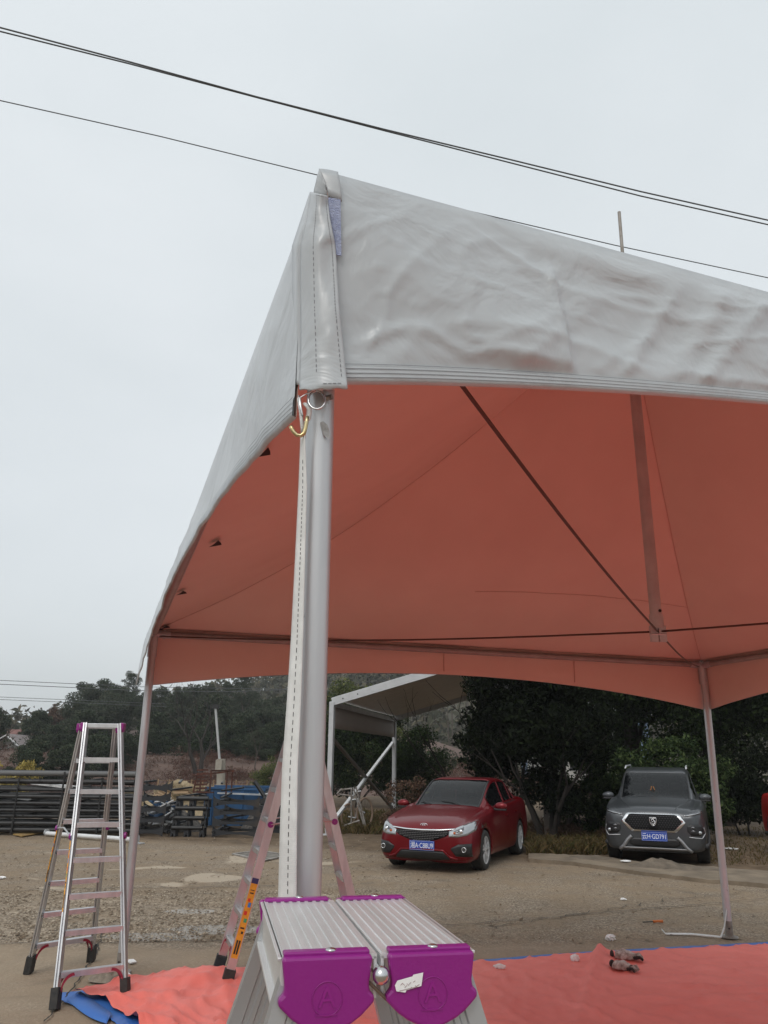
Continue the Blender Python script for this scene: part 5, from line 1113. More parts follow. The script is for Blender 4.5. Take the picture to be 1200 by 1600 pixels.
# pale and blue farm buildings glimpsed through the trees on the right
for (px, py0, wid, zt_, y, m1, m2, lab) in ((925, 1150, 9, 5.2, 62, mat('blue_shed', (.12, .17, .26), .7), WHITEP, 'blue-grey shed glimpsed through the leaves left of the grey car'), (915, 1168, 6, 3.0, 56, HW, mat('light_roof', (.55, .55, .55), .6), 'long white-roofed building glimpsed through the trees')):
    x = aty(px, 1170, y).x; b_ = thing('building', lab, 'building', (x, y, 0)); q = MB(); q.box((x, y + 3, zt_ / 2), (wid, 6, zt_)); wb(q, b_, 'wall', m1)
    q = MB(); q.add([(x - wid / 2 - .3, y - .3, zt_), (x + wid / 2 + .3, y - .3, zt_), (x + wid / 2 + .3, y + 3, zt_ + 1.1), (x - wid / 2 - .3, y + 3, zt_ + 1.1)], [(0, 1, 2, 3)]); wb(q, b_, 'roof', m2, solid=.1)
    for i in range(4): q = MB(); q.box((x - wid * .36 + i * wid * .24, y - .02, zt_ * .55), (.9, .04, 1.0)); wb(q, b_, 'window', BLACK)

# junk behind the canopy braces: old bicycle wheel hoops and folding frames
hp = thing('old_bicycle', 'rusty old bicycle leaning in the weeds under the canopy brace', 'bicycle', G(566, 1296))
byy = G(566, 1296).y
def hoop(px, py, rpx, m, nm='wheel', el=.55):
    c = aty(px, py, byy); r = rpx / FPX * byy; q = MB(); q.tube([c + Vector((r * el * cos(a), .12 * cos(a), r * sin(a))) for a in [2 * pi * i / 32 for i in range(32)]], .028, 6, close=True); o = wb(q, hp, nm, m, smooth='all')
    q = MB()
    for i in range(12): a = 2 * pi * i / 12; q.tube([c, c + Vector((r * el * cos(a), .12 * cos(a), r * sin(a)))], .003, 3)
    s__ = wb(q, hp, 'spoke', DSTEEL, o); s__['kind'] = 'stuff'; return c
w1 = hoop(570, 1270, 20, mat('rusty_rim', (.26, .18, .13), .7)); w2_ = hoop(544, 1276, 17, mat('rusty_rim', (.26, .18, .13), .7))
for nm, a, b in (('frame_tube', (558, 1262), (570, 1270)), ('frame_tube', (544, 1276), (556, 1278)), ('frame_tube', (556, 1278), (561, 1243)), ('frame_tube', (549, 1250), (561, 1248)), ('handlebar', (552, 1238), (564, 1236)), ('saddle', (545, 1241), (552, 1239))):
    q = MB(); q.tube([aty(*a, byy), aty(*b, byy)], .018 if nm != 'saddle' else .04, 8); wb(q, hp, nm, GALV if nm != 'saddle' else BLACK)
cr_ = thing('tubular_stand', 'grey tubular folding frame standing upright by the canopy post', 'metal frame', G(545, 1300)); fy = byy - .5
for a, b in (((533, 1234), (550, 1232)), ((530, 1241), (552, 1244)), ((549, 1232), (549, 1290)), ((552, 1230), (568, 1288)), ((556, 1229), (571, 1290)), ((530, 1298), (548, 1295)), ((532, 1292), (562, 1282)), ((527, 1240), (534, 1232))):
    q = MB(); q.tube([aty(*a, fy), aty(*b, fy)], .022, 8); wb(q, cr_, 'frame_tube', GALVD if b[1] < 1291 else DSTEEL, smooth=True)

# ------------------------------------------------------------------ cars
def catmull(vals, t):
    n = len(vals); k = max(0, min(n - 2, int(t))); f = t - k; p1, p2 = vals[k], vals[k + 1]; p0 = vals[k - 1] if k > 0 else p1 * 2 - p2; p3 = vals[k + 2] if k + 2 < n else p2 * 2 - p1
    r = .5 * ((2 * p1) + (p2 - p0) * f + (2 * p0 - 5 * p1 + 4 * p2 - p3) * f * f + (3 * p1 - p0 - 3 * p2 + p3) * f ** 3); return r
def section(x, zb, w_, ws, zs, wg, wt, zt):
    ztm = zt - .028
    return np.array([(x, 0, zb), (x, w_ * .80, zb), (x, w_ * .975, zb + .09), (x, w_, (zb + zs) * .52), (x, ws, zs), (x, wg, zs + (.035 if zt - zs > .2 else (zt - zs) * .45)), (x, (wg * .5 + wt * .5) + .012, (zs + ztm) / 2 + .01), (x, wt, ztm), (x, wt * .5, zt - .004), (x, 0, zt)])
PAINTS = {}
def carpaint(name, c, c2):
    m = mat(name, c, .34, .45, c2, 2, 0, coat=.45, spec=.2); return m
def build_car(label, loc, rz, st, paint, spec):
    t = thing('parked_car', label, 'car', loc, rz); S = [section(*s_) for s_ in st]; ns = len(S)
    cen_ = np.array([st[0][0] + .012, 0, (st[0][1] + st[0][7]) / 2]); first = S[0]
    S2 = S; us = []; sub = spec.get('sub', 5)
    for k in range(ns - 1): us += [k + i / sub for i in range(sub)]
    us.append(ns - 1); vs = []
    for k in range(9): vs += [k + i / 4 for i in range(4)]
    vs.append(9)
    rows = []
    for u in us:
        pts = np.array([[catmull([s_[j][c] for s_ in S2], u) for c in range(3)] for j in range(10)])
        rows.append([Vector([catmull([pts[j][c] for j in range(10)], v) for c in range(3)]) for v in vs])
    wheels = spec['wheels']; R_ = spec['arch']; zc = spec['wz']
    full = MB()
    for sgn in (1, -1): full.grid([[Vector((p.x, p.y * sgn, p.z)) for p in r] for r in rows])
    for sgn in (1, -1):
        for ri, ex in ((0, .012), (-1, -.012)):
            base = rows[ri]; c = Vector((base[0].x + ex, 0, (base[0].z + base[-1].z) / 2)); lay = [[Vector((base[j].x + ex * (1 - f) * 1.0, base[j].y * sgn * f, c.z + (base[j].z - c.z) * f)) for j in range(len(base))] for f in (1, .85, .5, 0)]; full.grid(lay)
    bvh = BVHTree.FromPolygons([Vector(v) for v in full.v], full.f)
    def fx(y, z, off=0):
        y = y if abs(y) > 2e-3 else 2e-3
        h = bvh.ray_cast(Vector((6, y, z)), Vector((-1, 0, 0)))
        return Vector((h[0].x + off if h[0] else st[0][0] - .2 + off, y, z))
    def sy(x, z, sgn, off=0):
        h = bvh.ray_cast(Vector((x, 3 * sgn, z)), Vector((0, -sgn, 0))); return Vector((x, (h[0].y if h[0] else .8 * sgn) + off * sgn, z))
    def tz(x, y, off=0):
        y = y if abs(y) > 2e-3 else 2e-3
        h = bvh.ray_cast(Vector((x, y, 5)), Vector((0, 0, -1))); return Vector((x, y, (h[0].z if h[0] else 1) + off))
    # sort faces into shell and windows
    groups = {'body': MB(), 'windshield': MB(), 'rear_window': MB()}
    def snap(p):
        for wx in wheels:
            d = hypot(p.x - wx, p.z - zc)
            if abs(p.y) > .45 and abs(d - R_) < .045 and d > .01: k = R_ / d; return Vector((wx + (p.x - wx) * k, p.y, zc + (p.z - zc) * k))
        return p
    wsx0, wsx1 = spec['ws']; rwx0, rwx1 = spec['rw']; side = {}
    for sgn in (1, -1):
        g = [[snap(Vector((p.x, p.y * sgn, p.z))) for p in r] for r in rows]
        for i in range(len(rows) - 1):
            for j in range(len(vs) - 1):
                q4 = [g[i][j], g[i + 1][j], g[i + 1][j + 1], g[i][j + 1]]; c = sum(q4, Vector()) / 4; v = (vs[j] + vs[j + 1]) / 2
                if any(hypot(c.x - wx, c.z - zc) < R_ and abs(c.y) > .45 for wx in wheels) and c.z < zc + R_: continue
                if v > 7.12 and wsx1 < c.x < wsx0: groups['windshield'].add(q4, [(0, 1, 2, 3)])
                elif v > 7.12 and rwx1 < c.x < rwx0: groups['rear_window'].add(q4, [(0, 1, 2, 3)])
                elif 5.15 < v < 6.78 and any(a < c.x < b and (c.z > lim) for a, b, lim in spec['sw']):
                    k = [n_ for n_, (a, b, lim) in enumerate(spec['sw']) if a < c.x < b][0]; side.setdefault((k, sgn), MB()).add(q4, [(0, 1, 2, 3)])
                else: groups['body'].add(q4, [(0, 1, 2, 3)])
    for sgn in (1, -1):
        for ri, ex in ((0, .012), (-1, -.012)):
            base = rows[ri]; zc_ = (base[0].z + base[-1].z) / 2; groups['body'].grid([[Vector((base[j].x + ex * (1 - f), base[j].y * sgn * f, zc_ + (base[j].z - zc_) * f)) for j in range(len(base))] for f in (1, .85, .5, 0)])
    GL = MATS['car_glass']
    body = groups['body'].build('body', paint, t, smooth='all', weld=True, solid=.012)
    groups['windshield'].build('windshield', GL, t, smooth='all', weld=True); groups['rear_window'].build('rear_window', GL, t, smooth='all', weld=True)
    for mb in side.values(): mb.build('side_window', GL, t, smooth='all', weld=True)
    # black window surrounds
    def line_on(fn, pts, r, name, m, par=None, closed=False):
        q = MB(); P = []
        for a, b in zip(pts[:-1], pts[1:]):
            for i in range(6): P.append(fn(a[0] + (b[0] - a[0]) * i / 6, a[1] + (b[1] - a[1]) * i / 6))
        P.append(fn(*pts[-1])); q.tube(P, r, 5, close=closed); return q.build(name, m, par or t, smooth='all')
    def patch(name, m, ys, top, bot, off=.012, nz=5, par=None, solid=.01, fn=None, smooth='all'):
        fn = fn or fx
        def itp(L_, y):
            for (a, b), (c, d) in zip(L_[:-1], L_[1:]):
                if y <= c + 1e-9: return b + (d - b) * (y - a) / (c - a)
            return L_[-1][1]
        n = 26; q = MB(); P = []
        for i in range(n + 1):
            y = ys[0] + (ys[1] - ys[0]) * i / n; a, b = itp(bot, y), itp(top, y); P.append([fn(y, a + (b - a) * j / nz, off) for j in range(nz + 1)])
        q.grid(P); return q.build(name, m, par or t, smooth=smooth, solid=solid)
    for sgn in (1, -1):
        P = [g_ for g_ in [Vector((r[int(7 * 4)].x, r[int(7 * 4)].y * sgn * 1.0, r[int(7 * 4)].z + .004)) for r in rows] if wsx1 - .05 < g_.x < wsx0 + .05]
        q = MB(); q.tube(P, .016, 6); q.build('windshield_trim', BLACK, t, smooth='all')
        P = [Vector((r[int(5 * 4)].x, (r[int(5 * 4)].y + .004) * sgn, r[int(5 * 4)].z)) for r in rows if spec['sw'][-1][0] < r[20].x < spec['sw'][0][1] + .05]
        q = MB(); q.tube(P, .012, 6); q.build('window_trim', CHROME if False else BLACK, t, smooth='all')
    # wheels
    TY = MATS['tyre']; RM = MATS['alloy']
    for wx in wheels:
        for sgn in (1, -1):
            R = spec['tr']; c = Vector((wx, sgn * spec['track'], zc)); ax_ = Vector((0, sgn, 0)); wq = spec['tw']
            q = MB(); q.lathe([(R * .66, -wq / 2), (R * .93, -wq / 2), (R * .99, -wq * .38), (R, -wq * .2), (R * .985, -wq * .1), (R, 0), (R * .985, wq * .1), (R, wq * .2), (R * .99, wq * .38), (R * .93, wq / 2), (R * .70, wq / 2 + .004), (R * .66, wq / 2 - .01)], c, ax_, 36); ty = q.build('wheel', TY, t, smooth='all')
            q = MB(); q.lathe([(R * .67, wq / 2 - .012), (R * .70, wq / 2 + .0), (R * .64, wq / 2 - .004), (R * .62, 0), (R * .62, -wq / 2)], c, ax_, 32); x, y, d = basis(ax_)
            ro = c + ax_ * (wq / 2 - .02)
            for k in range(5):
                for dlt in (-.13, .13):
                    a = 2 * pi * k / 5 + .3; e0 = ro + (x * cos(a + dlt * .5) + y * sin(a + dlt * .5)) * R * .12; e1 = ro + (x * cos(a + dlt * 1.6) + y * sin(a + dlt * 1.6)) * R * .66 + ax_ * .004; q.beam(e0, e1, .028, .022, ax_)
            q.tube([ro - ax_ * .02, ro + ax_ * .012], R * .16, 14); q.build('rim', RM, ty, smooth=True)
            q = MB(); q.tube([c, c + ax_ * (wq / 2 - .05)], R * .42, 20); q.build('brake_disc', MATS['dark_metal'], ty)
            q = MB(); P = []
            for i in range(21): a = pi * (i / 20) * 1.24 - .12 * pi; P.append([Vector((wx + (R_ + .005) * cos(a), sgn * yy, zc + (R_ + .005) * sin(a))) for yy in (spec['track'] + wq * .5 - .02, spec['track'] - .22)])
            q.grid(P); q.add([Vector((wx + (R_ + .004) * cos(a), sgn * (spec['track'] - .2), zc + (R_ + .004) * sin(a))) for a in [pi * (i / 20) * 1.24 - .12 * pi for i in range(21)]], [tuple(range(21))]); q.build('wheel_well', BLACK, t)
            q = MB(); P = []
            for i in range(33):
                a = pi * (i / 32) * 1.16 - .08 * pi; X_ = wx + R_ * cos(a); Z_ = zc + R_ * sin(a); s_ = sy(wx + (R_ + .03) * cos(a), max(spec['minz'], zc + (R_ + .03) * sin(a)), sgn, .0); P.append([Vector((X_, s_.y - sgn * .02, Z_)), Vector((X_, s_.y + sgn * .008, Z_)), Vector((wx + (R_ + spec.get('lip', .03)) * cos(a), s_.y + sgn * .006, zc + (R_ + spec.get('lip', .03)) * sin(a)))])
            q.grid(P); q.build('arch_trim', spec.get('lipmat') or paint, t, smooth='all')
    # interior
    sx = spec['seatx']
    for x_, ys in ((sx, (-.36, .36)), (sx - .85, (-.36, .36))):
        for y_ in ys:
            q = MB(); q.box((x_, y_, .52), (.48, .50, .16)); q.box((x_ - .24, y_, .80), (.14, .48, .56), Matrix.Rotation(-.2, 3, 'Y')); so_ = q.build('seat', spec['seatm'], t, bevel=.04)
            q = MB(); q.box((x_ - .33, y_, 1.15 + spec.get('hz', 0)), (.09, .26, .17), Matrix.Rotation(-.2, 3, 'Y')); q.build('headrest', spec['seatm'], so_, bevel=.03)
    dzz = spec['dashz']; q = MB(); q.box((wsx0 - .28, 0, dzz - .06), (.62, 1.28, .14)); q.build('dashboard', BLACK, t, bevel=.04)
    q = MB(); c = Vector((wsx0 - .62, .36, dzz + .0)); ty_ = Vector((-.9, 0, .42)).normalized(); x, y, d = basis(ty_); q.tube([c + (x * cos(a) + y * sin(a)) * .185 for a in [2 * pi * i / 24 for i in range(24)]], .014, 8, close=True); q.beam(c - x * .18, c + x * .18, .03, .03); q.build('steering_wheel', BLACK, t, smooth='all')
    q = MB(); q.box((wsx0 - .60, 0, spec['mirz']), (.03, .22, .06)); q.build('rear_view_mirror', BLACK, t, bevel=.01)
    # door mirrors
    mx, mz = spec['mirror']
    for sgn in (1, -1):
        yb = abs(sy(mx, mz - .06, sgn).y); q = MB(); q.ball((mx, sgn * (yb + .13), mz), .12, 8, sc=(.55, 1.0, .58)); mm_ = q.build('door_mirror', spec.get('mirm') or paint, t, smooth='all')
        q = MB(); q.beam((mx, sgn * (yb - .03), mz - .05), (mx, sgn * (yb + .12), mz - .055), .05, .03); q.box((mx - .0, sgn * (yb + .13), mz - .058), (.11, .2, .03)); q.build('mirror_base', BLACK, mm_, bevel=.006)
    # seams, handles, sill
    for sgn in (1, -1):
        for pts in spec['seams']: line_on(lambda a, b: sy(a, b, sgn, .001), pts, .006, 'door_gap', BLACK)
        for (hx_, hz_) in spec['handles']:
            p = sy(hx_, hz_, sgn, .018); q = MB(); q.beam(p - Vector((.09, 0, 0)), p + Vector((.09, 0, 0)), .02, .028); q.build('door_handle', paint, t, bevel=.006)
    return t, fx, sy, tz, patch, line_on
glassmat('car_glass', .68, (.006, .007, .008)); mat('tyre', (.012, .012, .012), .8, 0, (.03, .028, .026), 20); mat('alloy', (.66, .67, .68), .3, .4); mat('dark_metal', (.05, .05, .05), .5, .6)
CHROME = mat('chrome', (.75, .76, .77), .12, 1); GRILLE = mat('grille_black', (.006, .006, .007), .6, spec=.15); LAMP = mat('lamp_glass', (.36, .38, .40), .08, .5, coat=1); LAMPD = mat('lamp_dark', (.10, .10, .11), .15, .6, coat=1)
PLATE = mat('plate_blue', (.012, .06, .36), .4); PLW = mat('plate_white', (.75, .77, .8), .5); AMBER = mat('amber_lens', (.5, .10, .02), .3); TAN = mat('red_brown_seats', (.14, .045, .03), .7); SEATD = mat('dark_seats', (.03, .028, .027), .7)
def plate(t, fx, z, h, wd, body, tilt=.0, off=.035, size=None):
    c = fx(0, z, off); c.x = max(fx(y, zz).x for y in (-wd / 2, 0, wd / 2) for zz in (z - h / 2, z + h / 2)) + .02
    q = MB(); q.box(c, (.012, wd, h)); o = q.build('number_plate', PLATE, t, bevel=.003)
    q = MB()
    for a, b in (((-1, -1), (1, -1)), ((1, -1), (1, 1)), ((1, 1), (-1, 1)), ((-1, 1), (-1, -1))): q.beam(c + Vector((.0065, a[0] * (wd / 2 - .01), a[1] * (h / 2 - .01))), c + Vector((.0065, b[0] * (wd / 2 - .01), b[1] * (h / 2 - .01))), .0025, .002)
    q.build('plate_border', PLW, o)
    tx = text(body, size or h * .74, 'plate_lettering', PLW, o, c + Vector((.0072, 0, -.004)), frame_rot((0, 1, 0), (0, 0, 1)), .0012); tx.data.offset = 0; bpy.context.view_layer.update(); tx.scale = (wd * .90 / tx.dimensions.x, 1.0, 1); return o
# --- the red saloon
RED = carpaint('red_car_paint', (.155, .001, .006), (.14, .001, .005)); REDD = RED
sed = [(2.15, .30, .50, .46, .56, .40, .30, .60), (2.125, .235, .64, .60, .625, .52, .38, .675), (2.06, .20, .745, .69, .675, .61, .44, .735), (1.95, .18, .815, .76, .72, .68, .50, .79), (1.72, .175, .852, .80, .775, .73, .55, .855), (1.40, .175, .865, .822, .825, .755, .585, .915), (1.05, .175, .868, .832, .865, .765, .60, .965), (.82, .175, .868, .836, .885, .765, .60, 1.0), (.62, .175, .868, .838, .90, .765, .60, 1.09), (.35, .175, .868, .84, .915, .765, .585, 1.235), (.08, .175, .868, .842, .93, .765, .57, 1.365), (-.12, .175, .868, .842, .94, .765, .56, 1.425), (-.50, .175, .868, .842, .955, .765, .555, 1.455), (-.95, .175, .868, .842, .97, .76, .55, 1.44), (-1.25, .18, .868, .84, .98, .75, .54, 1.395), (-1.55, .19, .865, .835, .985, .73, .53, 1.28), (-1.80, .20, .858, .825, .985, .71, .53, 1.15), (-1.95, .21, .85, .81, .975, .70, .53, 1.075), (-2.12, .24, .82, .77, .95, .66, .5, 1.02), (-2.22, .30, .74, .70, .88, .60, .45, .95)]
fl_ = G(612, 1352); frr = G(766, 1361); rrr = G(819, 1337)
head = Vector((-1.0, -2.39, 0)).normalized(); midf = Vector((1.03, 14.70, 0)); ctr_ = midf - head * 1.30; rz = math.atan2(head.y, head.x)
red, fx, sy, tz, patch, line_on = build_car('red saloon car parked nose-out beside the white canopy', (ctr_.x, ctr_.y, 0), rz, sed, RED, dict(
    wheels=(1.30, -1.30), arch=.36, wz=.318, tr=.325, tw=.205, track=.76, minz=.2, ws=(.80, -.10), rw=(-1.30, -1.86), sw=[(-.42, .46, .9), (-1.10, -.48, .9), (-1.42, -1.13, .9)], seatx=.0, seatm=TAN, dashz=.98, mirz=1.27, mirror=(.55, .99),
    seams=[[(.86, .30), (.92, .45), (.93, .70), (.80, .88)], [(-.45, .30), (-.46, .92)], [(-.98, .66), (-1.04, .80), (-1.32, .95)], [(.86, .30), (-.45, .28), (-.95, .30)]], handles=[(-.28, .80), (-1.02, .83)]))
hoodseam = line_on(lambda a, b: tz(a, b, .001), [(.84, -.60), (.88, -.3), (.88, .3), (.84, .60)], .004, 'hood_gap', BLACK)
for sg in (1, -1): line_on(lambda a, b: tz(a, b * sg, .0), [(.84, .60), (1.3, .66), (1.75, .63), (1.99, .52)], .006, 'hood_gap', BLACK)
line_on(lambda a, b: fx(a, b, .001), [(-.50, .725), (-.25, .706), (0, .70), (.25, .706), (.50, .725)], .006, 'hood_gap', BLACK)
gr = patch('grille', GRILLE, (-.50, .50), [(-.50, .66), (-.25, .665), (0, .66), (.25, .665), (.50, .66)], [(-.50, .645), (-.42, .58), (-.25, .52), (-.1, .49), (.1, .49), (.25, .52), (.42, .58), (.50, .645)], .012)
patch('grille_bar', CHROME, (-.56, .56), [(-.56, .70), (-.3, .682), (0, .676), (.3, .682), (.56, .70)], [(-.56, .688), (-.3, .664), (0, .655), (.3, .664), (.56, .688)], .024, 2, gr)
q = MB()
for r in range(6):
    z = .508 + r * .027; hwid = min(.46, .16 + r * .085)
    for k in range(int(hwid * 2 / .045)):
        y = -hwid + .0225 + k * .045 + (r % 2) * .01; c = fx(y, z, .024); q.beam(c + Vector((0, -.018, 0)), c + Vector((0, .018, 0)), .008, .009)
o = q.build('grille_mesh', mat('satin_grille', (.22, .22, .23), .3, .8), gr); o['kind'] = 'stuff'
ems = MB(); c = fx(0, .735, .012); ems.tube([c + Vector((-.0 * sin(a), .062 * cos(a), .026 * sin(a))) for a in [2 * pi * i / 28 for i in range(28)]], .005, 6, close=True); em = ems.build('emblem', CHROME, red, smooth='all')
text('KIA', .042, 'emblem_lettering', CHROME, em, c + Vector((.004, 0, 0)), frame_rot((0, 1, 0), (-.15, 0, 1)), .003)
for sg in (1, -1):
    Y = lambda L_: sorted([(sg * a, b) for a, b in L_]); rg = lambda a, b: (min(sg * a, sg * b), max(sg * a, sg * b))
    hl_ = patch('headlight', LAMP, rg(.47, .85), Y([(.47, .655), (.60, .72), (.75, .785), (.85, .83)]), Y([(.47, .575), (.62, .575), (.75, .60), (.85, .68)]), .014, 5)
    patch('lamp_inner', LAMPD, rg(.555, .70), Y([(.555, .66), (.62, .69), (.70, .725)]), Y([(.555, .645), (.62, .65), (.70, .68)]), .026, 3, hl_)
    q = MB(); q.ball(fx(sg * .66, .655, .020), .038, 8, sc=(.35, 1, 1)); q.build('projector_lens', CHROME, hl_, smooth='all')
    q = MB(); q.ball(fx(sg * .565, .635, .020), .022, 6, sc=(.4, 1, 1)); q.build('indicator', AMBER, hl_, smooth='all')
    pk = patch('fog_recess', BLACK, rg(.50, .81), Y([(.50, .40), (.62, .465), (.81, .475)]), Y([(.50, .38), (.58, .285), (.81, .27)]), .010, 4)
    c = fx(sg * .715, .385, .028); q = MB(); q.tube([c + Vector((-.01, 0, 0)), c + Vector((.01, 0, 0))], .032, 16); fl__ = q.build('fog_lamp', LAMPD, pk, smooth=True)
    q = MB(); q.tube([c + Vector((.012, .036 * cos(a), .036 * sin(a))) for a in [2 * pi * i / 20 for i in range(20)]], .006, 6, close=True); q.build('fog_ring', CHROME, pk, smooth='all')
it = patch('air_intake', BLACK, (-.47, .47), [(-.47, .24), (-.38, .345), (0, .352), (.38, .345), (.47, .24)], [(-.47, .225), (0, .205), (.47, .225)], .012, 4)
for sg in (1, -1): line_on(lambda a, b: fx(a * sg, b, .016), [(0, .372), (.37, .362), (.47, .27), (.60, .235)], .016, 'intake_surround', RED)
line_on(lambda a, b: fx(a, b, .012), [(-.76, .20), (-.4, .18), (0, .175), (.4, .18), (.76, .20)], .022, 'front_lip', RED)
plate(red, fx, .425, .15, .44, '湘A·C88U9')
q = MB(); q.box((.30, .02, 1.16), (.015, .03, .12)); q.ball((.30, .02, 1.22), .03, 6); q.build('hanging_charm', mat('charm_red', (.35, .03, .03), .6), red)
# windshield stickers inside the glass
for (yy, zz, r_, m_) in ((-.52, 1.30, .035, mat('sticker_green', (.1, .3, .18), .6)), (-.53, 1.22, .045, mat('sticker_yellow', (.55, .5, .1), .6))):
    c = tz(.80 - (zz - 1.0) * 1.9, yy, -.02); q = MB(); x_ = Vector((-.85, 0, .42)).normalized(); q.add([c + x_ * r_ * sin(a) + Vector((0, r_ * cos(a), 0)) for a in [2 * pi * i / 16 for i in range(16)]], [tuple(range(16))]); q.build('sticker', m_, red)
for sg in (-.3, .25):
    q = MB(); q.tube([tz(.84, sg + .02, .012), tz(.74, sg - .16, .012), tz(.70, sg - .38, .012)], .007, 6); q.build('wiper', BLACK, red)

# --- the grey crossover
def make_suv(label, loc, rz, paint, plate_text, mirm=None, detail=True):
    suv = [(2.10, .36, .62, .58, .72, .5, .38, .80), (2.075, .28, .72, .69, .80, .60, .46, .89), (2.01, .25, .81, .77, .88, .68, .52, .955), (1.88, .24, .875, .83, .925, .745, .58, 1.0), (1.60, .24, .905, .86, .96, .775, .62, 1.045), (1.25, .24, .915, .875, .99, .79, .64, 1.085), (.98, .24, .918, .88, 1.01, .79, .645, 1.115), (.82, .24, .918, .88, 1.02, .79, .645, 1.18), (.58, .24, .918, .88, 1.03, .785, .635, 1.33), (.33, .24, .918, .88, 1.04, .78, .62, 1.48), (.14, .24, .918, .88, 1.05, .775, .605, 1.575), (-.10, .24, .918, .88, 1.06, .775, .60, 1.64), (-.6, .24, .918, .88, 1.08, .77, .60, 1.675), (-1.2, .24, .915, .875, 1.09, .765, .59, 1.655), (-1.6, .26, .91, .87, 1.10, .75, .58, 1.60), (-1.85, .28, .90, .86, 1.10, .74, .57, 1.46), (-2.02, .30, .88, .84, 1.09, .72, .56, 1.24), (-2.12, .36, .80, .76, 1.02, .66, .50, 1.08)]
    CLAD = mat('grey_black_cladding', (.03, .03, .032), .6)
    t, fx, sy, tz, patch, line_on = build_car(label, loc, rz, suv, paint, dict(wheels=(1.30, -1.30), arch=.405, wz=.345, tr=.35, tw=.225, track=.80, minz=.28, ws=(.93, .12), rw=(-1.62, -2.0), sw=[(-.40, .55, 1.0), (-1.10, -.46, 1.0), (-1.55, -1.14, 1.0)], seatx=.0, seatm=SEATD, hz=.12, dashz=1.08, mirz=1.42, mirror=(.66, 1.13), lip=.05, lipmat=CLAD, mirm=mirm,
        seams=[[(.86, .36), (.93, .55), (.93, .85), (.86, 1.0)], [(-.43, .36), (-.44, 1.03)], [(-.95, .8), (-1.05, .92), (-1.15, 1.05)]], handles=[(-.28, .92), (-1.0, .95)]))
    for sg in (1, -1):
        q = MB(); q.tube([(-1.3, .60 * sg, 1.66), (-1.2, .60 * sg, 1.715), (-.2, .61 * sg, 1.70), (-.05, .615 * sg, 1.655)], .018, 8); q.build('roof_rail', GALV, t, smooth='all')
        line_on(lambda a, b: tz(a, b * sg, .004), [(.90, .66), (1.3, .60), (1.75, .48), (2.0, .40)], .012, 'hood_crease', paint)
        line_on(lambda a, b: sy(a, b, sg, .006), [(1.9, .34), (.9, .34), (-.9, .34), (-1.9, .36)], .05, 'side_cladding', CLAD)
    line_on(lambda a, b: tz(a, b, .001), [(.96, -.62), (1.02, -.3), (1.02, .3), (.96, .62)], .005, 'hood_gap', BLACK)
    line_on(lambda a, b: fx(a, b, .001), [(-.66, .90), (-.3, .915), (0, .92), (.3, .915), (.66, .90)], .005, 'hood_gap', BLACK)
    hexo = lambda k, zt_, zb_: ([(-.56 * k, .74), (-.46 * k, zt_), (.46 * k, zt_), (.56 * k, .74)], [(-.56 * k, .735), (-.40 * k, zb_), (.40 * k, zb_), (.56 * k, .735)])
    a, b = hexo(1, .885, .565); gs = patch('grille_surround', CHROME, (-.56, .56), a, b, .010, 5)
    a, b = hexo(.90, .868, .60); g_ = patch('grille', GRILLE, (-.50, .50), a, b, .020, 5, gs)
    q = MB()
    for r in range(7):
        for k in range(19):
            y = -.43 + k * .048 + (r % 2) * .024; z = .625 + r * .036
            if abs(y) < .46 - abs(z - .735) * .6 and not (abs(y) < .085): c = fx(y, z, .032); q.add([c + Vector((0, -.012, 0)), c + Vector((.004, 0, .01)), c + Vector((0, .012, 0)), c + Vector((.004, 0, -.01))], [(0, 1, 2, 3)])
    if q.v: o = q.build('grille_mesh', mat('grille_studs', (.03, .03, .033), .35, .4), g_); o['kind'] = 'stuff'
    # horse-head style shield emblem
    c = fx(0, .745, .036); q = MB(); shl = [(-.058, .070), (.058, .070), (.060, .035), (.052, -.02), (.035, -.052), (0, -.075), (-.035, -.052), (-.052, -.02), (-.060, .035)]
    q.tube([c + Vector((.004, y, z)) for y, z in shl], .0065, 6, close=True); q.tube([c + Vector((.006, y, z)) for y, z in ((-.058, .058), (0, .052), (.058, .058))], .006, 6); em = q.build('emblem', CHROME, t, smooth='all')
    q = MB(); q.tube([c + Vector((.006, y, z)) for y, z in ((-.022, .040), (.012, .030), (.034, .002), (.030, -.030), (.002, -.052), (-.026, -.030), (-.022, -.006), (.002, -.002), (.006, -.022))], [.004, .008, .011, .011, .009, .007, .005, .007, .004], 6); q.tube([c + Vector((.006, y, z)) for y, z in ((-.022, .040), (-.030, .016), (-.012, .012))], [.004, .008, .004], 6); q.build('emblem_figure', CHROME, em, smooth='all')
    for sg in (1, -1):
        Y = lambda L_: sorted([(sg * a, b) for a, b in L_]); rg = lambda a, b: (min(sg * a, sg * b), max(sg * a, sg * b))
        dr = patch('headlight', LAMPD, rg(.54, .855), Y([(.54, .868), (.70, .905), (.855, .95)]), Y([(.54, .845), (.70, .86), (.855, .90)]), .012, 3); patch('light_strip', LAMP, rg(.57, .84), Y([(.57, .862), (.84, .918)]), Y([(.57, .852), (.84, .905)]), .024, 2, dr)
        lm = patch('lamp_pod', BLACK, rg(.58, .85), Y([(.58, .68), (.64, .715), (.80, .715), (.85, .66)]), Y([(.58, .60), (.64, .53), (.80, .52), (.85, .58)]), .012, 4)
        q = MB(); q.ball(fx(sg * .79, .575, .022), .035, 8, sc=(.4, 1.1, .8)); q.build('lamp_lens', LAMP, lm, smooth='all')
        for dz in (.66, .60):
            q = MB(); q.ball(fx(sg * .68, dz, .02), .028, 6, sc=(.3, 1.3, .7)); q.build('lamp_reflector', LAMPD, lm, smooth='all')
